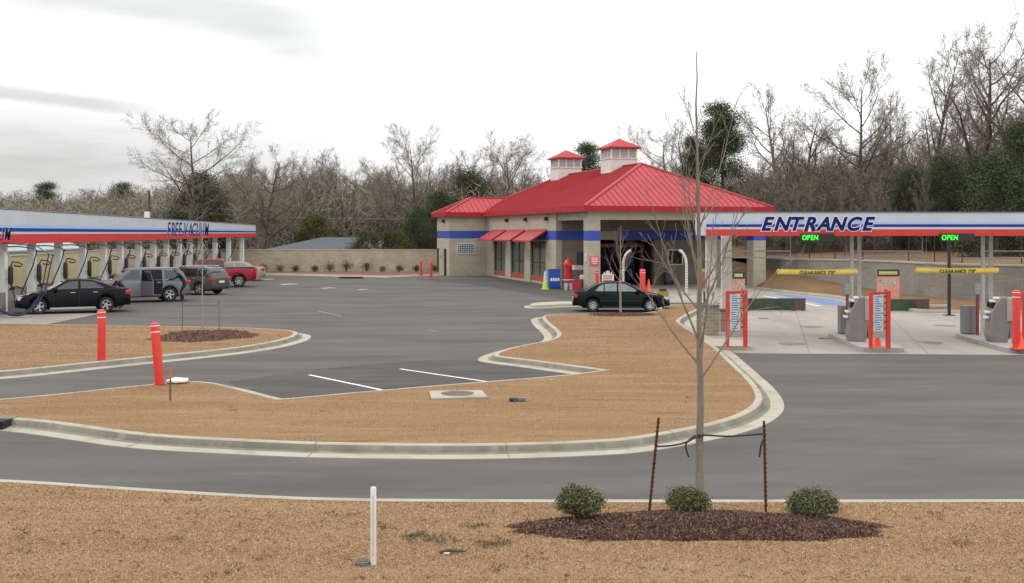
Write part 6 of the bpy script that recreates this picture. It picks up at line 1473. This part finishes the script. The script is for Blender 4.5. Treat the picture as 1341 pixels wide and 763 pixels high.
p = G(672, 525, .15); o = thing('sprinkler_box', 'small dark grey pipe stub in the grass right of the manhole slab', 'pipe stub', p); MB().lathe(0, 0, [(0, 0), (.09, 0), (.09, .07), (.06, .09), (.0, .09)], 14).build('cap', M_dgrey, o, smooth=True); MB().box(.08, .26, -.05, .05, 0, .08).build('elbow', mat('stub grey', (.16, .16, .155), .6), o, bevel=.02); MB().cyl(-.02, -.07, .01, .06, .035).build('plug', M_black, o)
p = G(223, 524, .15); o = thing('survey_stake', 'thin brown survey stake with an orange top beside the leaning bollard', 'stake', p); h = (524-481)/F*p.y; MB().box(-.018, .018, -.012, .012, 0, h*.62).build('shaft', mat('brown lath', (.16, .10, .05), .9), o); MB().box(-.019, .019, -.013, .013, h*.62+.001, h).build('painted_top', mat('orange paint', (.62, .14, .05), .7), o)
o = MB(); q = [G(a, b, .17) for a, b in ((217, 500.5), (229, 496.8), (247, 498), (246, 500.5), (228, 501.8))]
o = MB().add([v_ for v_ in q]+[v_+Vector((0, 0, .06)) for v_ in q], [(4, 3, 2, 1, 0), (5, 6, 7, 8, 9)]+[(i, (i+1) % 5, 5+(i+1) % 5, 5+i) for i in range(5)]).build('concrete_washout', mat('white concrete spill', (.72, .70, .66), .9), None, bevel=.02); tag(o, 'white splash of spilled concrete on the kerb beside the leaning bollard', 'concrete spill')

# ---- roofs beyond the walls, poles and wires
def shed(label, x0, x1, Y, zw, zr, dep, m, wm, cat='shed', hipL=True):
    a, b = at(x0, Y), at(x1, Y); w_ = b.x-a.x; o = thing('shed' if cat == 'shed' else 'house', label, cat, a, 0)
    MB().box(.3, w_-.3, .3, dep-.3, 0, zw).build('wall', wm, o)
    h = dep/2; hl = h*1.6 if hipL else 0
    MB().add([(0, 0, zw), (w_, 0, zw), (w_, dep, zw), (0, dep, zw), (hl, h, zr), (w_-.01, h, zr), (0, 0, zw-.12), (w_, 0, zw-.12), (w_, dep, zw-.12), (0, dep, zw-.12)], [(0, 1, 5, 4), (1, 2, 5), (2, 3, 4, 5), (3, 0, 4), (6, 7, 1, 0), (7, 8, 2, 1), (8, 9, 3, 2), (9, 6, 0, 3), (6, 9, 8, 7)]).build('roof', m, o)
    for k in range(2): MB().box(.8+k*w_*.4, 2.0+k*w_*.4, .27, .298, .9, 1.9).build('window', M_cglass, o)
    return o
M_sh = mat('grey shingles', (.105, .115, .13), .95, spec=.1, var=.15, vscale=3, stretch=(1, 4, 6))
M_sh2 = mat('pale shingles', (.30, .36, .36), .8, var=.15, vscale=3)
shed('long grey roofed shed showing above the tan back wall', 335, 463, 104, 1.85, 3.15, 7, M_sh, mat('shed wall', (.3, .28, .25), .8))
shed('second small grey roof beyond the utility pole above the back wall', 465, 500, 107, 1.9, 3.0, 6, mat('brown grey shingles', (.22, .20, .18), .8), mat('shed wall', (.3, .28, .25), .8), hipL=False)
for k, (Y, X, L_) in enumerate(((47, -42.5, 13), (62.5, -43.5, 14), (79, -44.5, 16))):
    o = thing('house', ['pale grey roofed house beyond the cream wall at the left edge', 'pale grey roofed house beyond the middle of the cream wall', 'pale grey roofed house beyond the far end of the cream wall'][k], 'house', (X, Y, 0)); dep = 8
    MB().box(.3, dep-.3, .3, L_-.3, 0, 2.35).build('wall', M_trim, o)
    MB().add([(0, 0, 2.3), (dep, 0, 2.3), (dep, L_, 2.3), (0, L_, 2.3), (dep/2, 0, 3.55), (dep/2, L_, 3.55), (0, 0, 2.2), (dep, 0, 2.2), (dep, L_, 2.2), (0, L_, 2.2)], [(1, 2, 5, 4), (3, 0, 4, 5), (0, 1, 4), (2, 3, 5), (6, 7, 1, 0), (7, 8, 2, 1), (8, 9, 3, 2), (9, 6, 0, 3), (6, 9, 8, 7)]).build('roof', M_sh2, o)
    for q in range(3): MB().box(dep-.298, dep-.27, 1.5+q*4, 2.7+q*4, .9, 1.9).build('window', M_cglass, o)
def upole(label, px, Y, pyt, arm=True):
    b = at(px, Y, 0); h = zat(pyt, Y); o = thing('utility_pole', label, 'utility pole', b, 0, 'utility poles'); MB().cyl(0, 0, 0, h, .17, .12, 10).build('shaft', M_wood, o, smooth=True)
    if arm: MB().box(-1.1, 1.1, -.06, .06, h-.9, h-.78).build('crossarm', M_wood, o)
    for x in ((-.9, 0, .9) if arm else (0,)): MB().cyl(x, 0, h-.77 if x else h+.01, h-.6 if x else h+.18, .05, n=8).build('insulator', M_galv, o)
    return Vector((b.x, b.y, h))
a = upole('dark utility pole rising above the right end of the shed roof', 463, 109, 248, arm=False); b = upole('grey utility pole just behind the roof vent of the vacuum canopy', 195.5, 128, 250, arm=False); c = Vector((24, 116, 7.5))
def wire(label, p, q, sag, dz=0):
    pts = [p.lerp(q, i/16)+Vector((0, 0, dz-sag*4*(i/16)*(1-i/16))) for i in range(17)]; o = MB().tube(pts, .022, 4).build('power_line', mat('grey wire', (.20, .2, .2), .6)); tag(o, label, 'power line', 'power lines behind the walls')
wire('grey power line running between the two utility poles', Vector((a.x, a.y, 5.0)), Vector((b.x, b.y, 6.6)), .4)
wire('grey power line running right from the dark utility pole behind the car wash', Vector((a.x, a.y, 5.0)), Vector((22, 118, 6.3)), .5)

# ---- grass blades
def tufts(name, label, polys_pts, n, sd, h, box, ymin=0):
    rng = np.random.default_rng(sd); x = rng.uniform(box[0], box[1], n*3); y = rng.uniform(box[2], box[3], n*3)
    P_ = np.array(polys_pts); ins = np.zeros(len(x), bool); j = len(P_)-1
    for i in range(len(P_)):
        xi, yi, xj, yj = P_[i, 0], P_[i, 1], P_[j, 0], P_[j, 1]
        c = ((yi > y) != (yj > y)) & (x < (xj-xi)*(y-yi)/(yj-yi+1e-12)+xi); ins ^= c; j = i
    # inside the view only, and out of the mulch
    ins &= np.abs(x/np.maximum(y, 1)) < .52
    ins &= ((x-bc.x)/brx)**2+((y-bc.y)/bry)**2 > .92
    x, y = x[ins][:n], y[ins][:n]; k = len(x); a = rng.uniform(0, 2*PI, k); le = rng.uniform(.5, 1.5, k)*h; w_ = .006+y*.00018
    ln = rng.normal(size=(k, 2))*le[:, None]*.9; p = np.stack([x, y, np.full(k, .142)], 1); sd_ = np.stack([np.cos(a), np.sin(a), np.zeros(k)], 1)*w_[:, None]
    t = p+np.concatenate([ln, (le*rng.uniform(.2, .8, k))[:, None]], 1)
    V_ = np.stack([p-sd_, p+sd_, t], 1).reshape(-1, 3); mi = rng.choice(4, k, p=[.5, .3, .17, .03])
    me = np_mesh(name, V_, np.arange(k*3).reshape(-1, 3), [mat('straw blade', (.41, .274, .163), .95, spec=.1), mat('pale straw blade', (.46, .322, .20), .95, spec=.1), mat('brown straw blade', (.33, .212, .122), .95, spec=.1), mat('olive blade', (.25, .195, .10), .95, spec=.1)], mi)
    o = link(name, me); tag(o, label, 'grass', kind='stuff')
tufts('grass_blades', 'dry straw coloured grass in the foreground', verge, 170000, 1, .024, (-8, 8, 10.5, 16.6))
tufts('grass_blades', 'dry straw coloured grass on the main island', islA, 90000, 2, .026, (-20, 15, 18, 50))
tufts('grass_blades', 'dry straw coloured grass on the left island', islB, 30000, 3, .03, (-26, -6, 28, 48))

# ================================================================ sky, light, camera
W = bpy.data.worlds.new('World'); sc.world = W; W.use_nodes = True; nt = W.node_tree; L = nt.links
bg = nt.nodes['Background']
sky = nt.nodes.new('ShaderNodeTexSky'); sky.sky_type = 'NISHITA'; sky.sun_disc = False; SE, SR = 38, -65
sky.sun_elevation = R(SE); sky.sun_rotation = R(SR); sky.air_density = 1.5; sky.dust_density = 3
tc = nt.nodes.new('ShaderNodeTexCoord'); sp = nt.nodes.new('ShaderNodeSeparateXYZ'); L.new(tc.outputs['Generated'], sp.inputs[0])
def math_(op, a, b=None, c=None):
    n = nt.nodes.new('ShaderNodeMath'); n.operation = op
    for i, v_ in enumerate((a, b, c)):
        if v_ is None: continue
        if isinstance(v_, (int, float)): n.inputs[i].default_value = v_
        else: L.new(v_, n.inputs[i])
    return n.outputs[0]
def mr(v_, a, b, c, d, smooth=True):
    n = nt.nodes.new('ShaderNodeMapRange'); n.interpolation_type = 'SMOOTHSTEP' if smooth else 'LINEAR'
    n.inputs['From Min'].default_value = a; n.inputs['From Max'].default_value = b; n.inputs['To Min'].default_value = c; n.inputs['To Max'].default_value = d; L.new(v_, n.inputs['Value']); return n.outputs[0]
# cloud deck: dome brighter to the zenith, streaks of thicker cloud low in the west
mp = nt.nodes.new('ShaderNodeMapping'); mp.inputs['Scale'].default_value = (3.2, 2.2, 24); mp.inputs['Rotation'].default_value = (0, R(-4), 0); mp.inputs['Location'].default_value = (1.35, .2, .35); L.new(tc.outputs['Generated'], mp.inputs['Vector'])
n1 = nt.nodes.new('ShaderNodeTexNoise'); n1.inputs['Scale'].default_value = 1.0; n1.inputs['Detail'].default_value = 7; n1.inputs['Roughness'].default_value = .55; L.new(mp.outputs[0], n1.inputs['Vector'])
def band_(zc, x0, slope, hw_, xa, xb, k):
    t = math_('ABSOLUTE', math_('SUBTRACT', math_('ADD', sp.outputs[2], math_('MULTIPLY', math_('SUBTRACT', n1.outputs['Fac'], .5), hw_*1.6)), math_('ADD', math_('MULTIPLY', math_('SUBTRACT', sp.outputs[0], x0), slope), zc)))
    return math_('MULTIPLY', math_('MULTIPLY', mr(t, hw_*.25, hw_*1.15, k, 0), mr(sp.outputs[0], xa, xb, 1, 0)), mr(n1.outputs['Fac'], .30, .62, .7, 1))
west = mr(sp.outputs[0], -.34, -.05, 1, 0)
streak = math_('ADD', math_('MULTIPLY', mr(n1.outputs['Fac'], .50, .68, 0, .38), west), math_('ADD', band_(.186, -.28, -.13, .026, -.22, -.12, 1.15), math_('ADD', band_(.112, -.40, -.10, .007, -.36, -.28, .9), band_(.205, -.02, .0, .008, .02, .12, .45))))
base = mr(sp.outputs[2], 0, 1, .93, 2.0, False)
low = math_('MULTIPLY', mr(sp.outputs[2], .055, .125, 1, 0), mr(sp.outputs[0], -.42, -.05, .25, 0))
val = math_('SUBTRACT', math_('SUBTRACT', base, math_('MULTIPLY', streak, .36)), low)
val = math_('ADD', val, mr(sp.outputs[0], -.15, .35, 0, .22))
cc = nt.nodes.new('ShaderNodeCombineColor'); L.new(math_('MULTIPLY', val, .985), cc.inputs[0]); L.new(math_('MULTIPLY', val, .995), cc.inputs[1]); L.new(val, cc.inputs[2])
sm_ = nt.nodes.new('ShaderNodeMix'); sm_.data_type = 'RGBA'; sm_.blend_type = 'ADD'; sm_.inputs['Factor'].default_value = 1.0
sc_ = nt.nodes.new('ShaderNodeVectorMath'); sc_.operation = 'SCALE'; sc_.inputs['Scale'].default_value = 10.0; L.new(cc.outputs[0], sc_.inputs[0])
dm = nt.nodes.new('ShaderNodeVectorMath'); dm.operation = 'SCALE'; dm.inputs['Scale'].default_value = .06; L.new(sky.outputs[0], dm.inputs[0])
L.new(sc_.outputs[0], sm_.inputs[6]); L.new(dm.outputs[0], sm_.inputs[7]); L.new(sm_.outputs[2], bg.inputs['Color']); bg.inputs['Strength'].default_value = .1
sun = bpy.data.lights.new('sun', 'SUN'); sun.energy = .9; sun.angle = R(14); sun.color = (1, .96, .90); so = bpy.data.objects.new('sun', sun); COL.objects.link(so)
sa = R(SR); dv = Vector((math.sin(sa)*math.cos(R(SE)), math.cos(sa)*math.cos(R(SE)), math.sin(R(SE)))); so.rotation_euler = dv.to_track_quat('Z', 'Y').to_euler()
cam = bpy.data.cameras.new('camera'); co = bpy.data.objects.new('camera', cam); COL.objects.link(co); sc.camera = co
co.location = (0, 0, H); co.rotation_euler = (R(90), 0, 0); cam.sensor_width = 36; cam.lens = 36*F/1341; cam.clip_end = 3000; cam.shift_y = -(381.5-HY)/1341; cam.clip_start = .1
sc.view_settings.view_transform = 'Standard'; sc.view_settings.look = 'None'; sc.view_settings.gamma = 1; sc.view_settings.exposure = 0; sc.view_settings.use_curve_mapping = False
sc.render.resolution_x = 1024; sc.render.resolution_y = 583
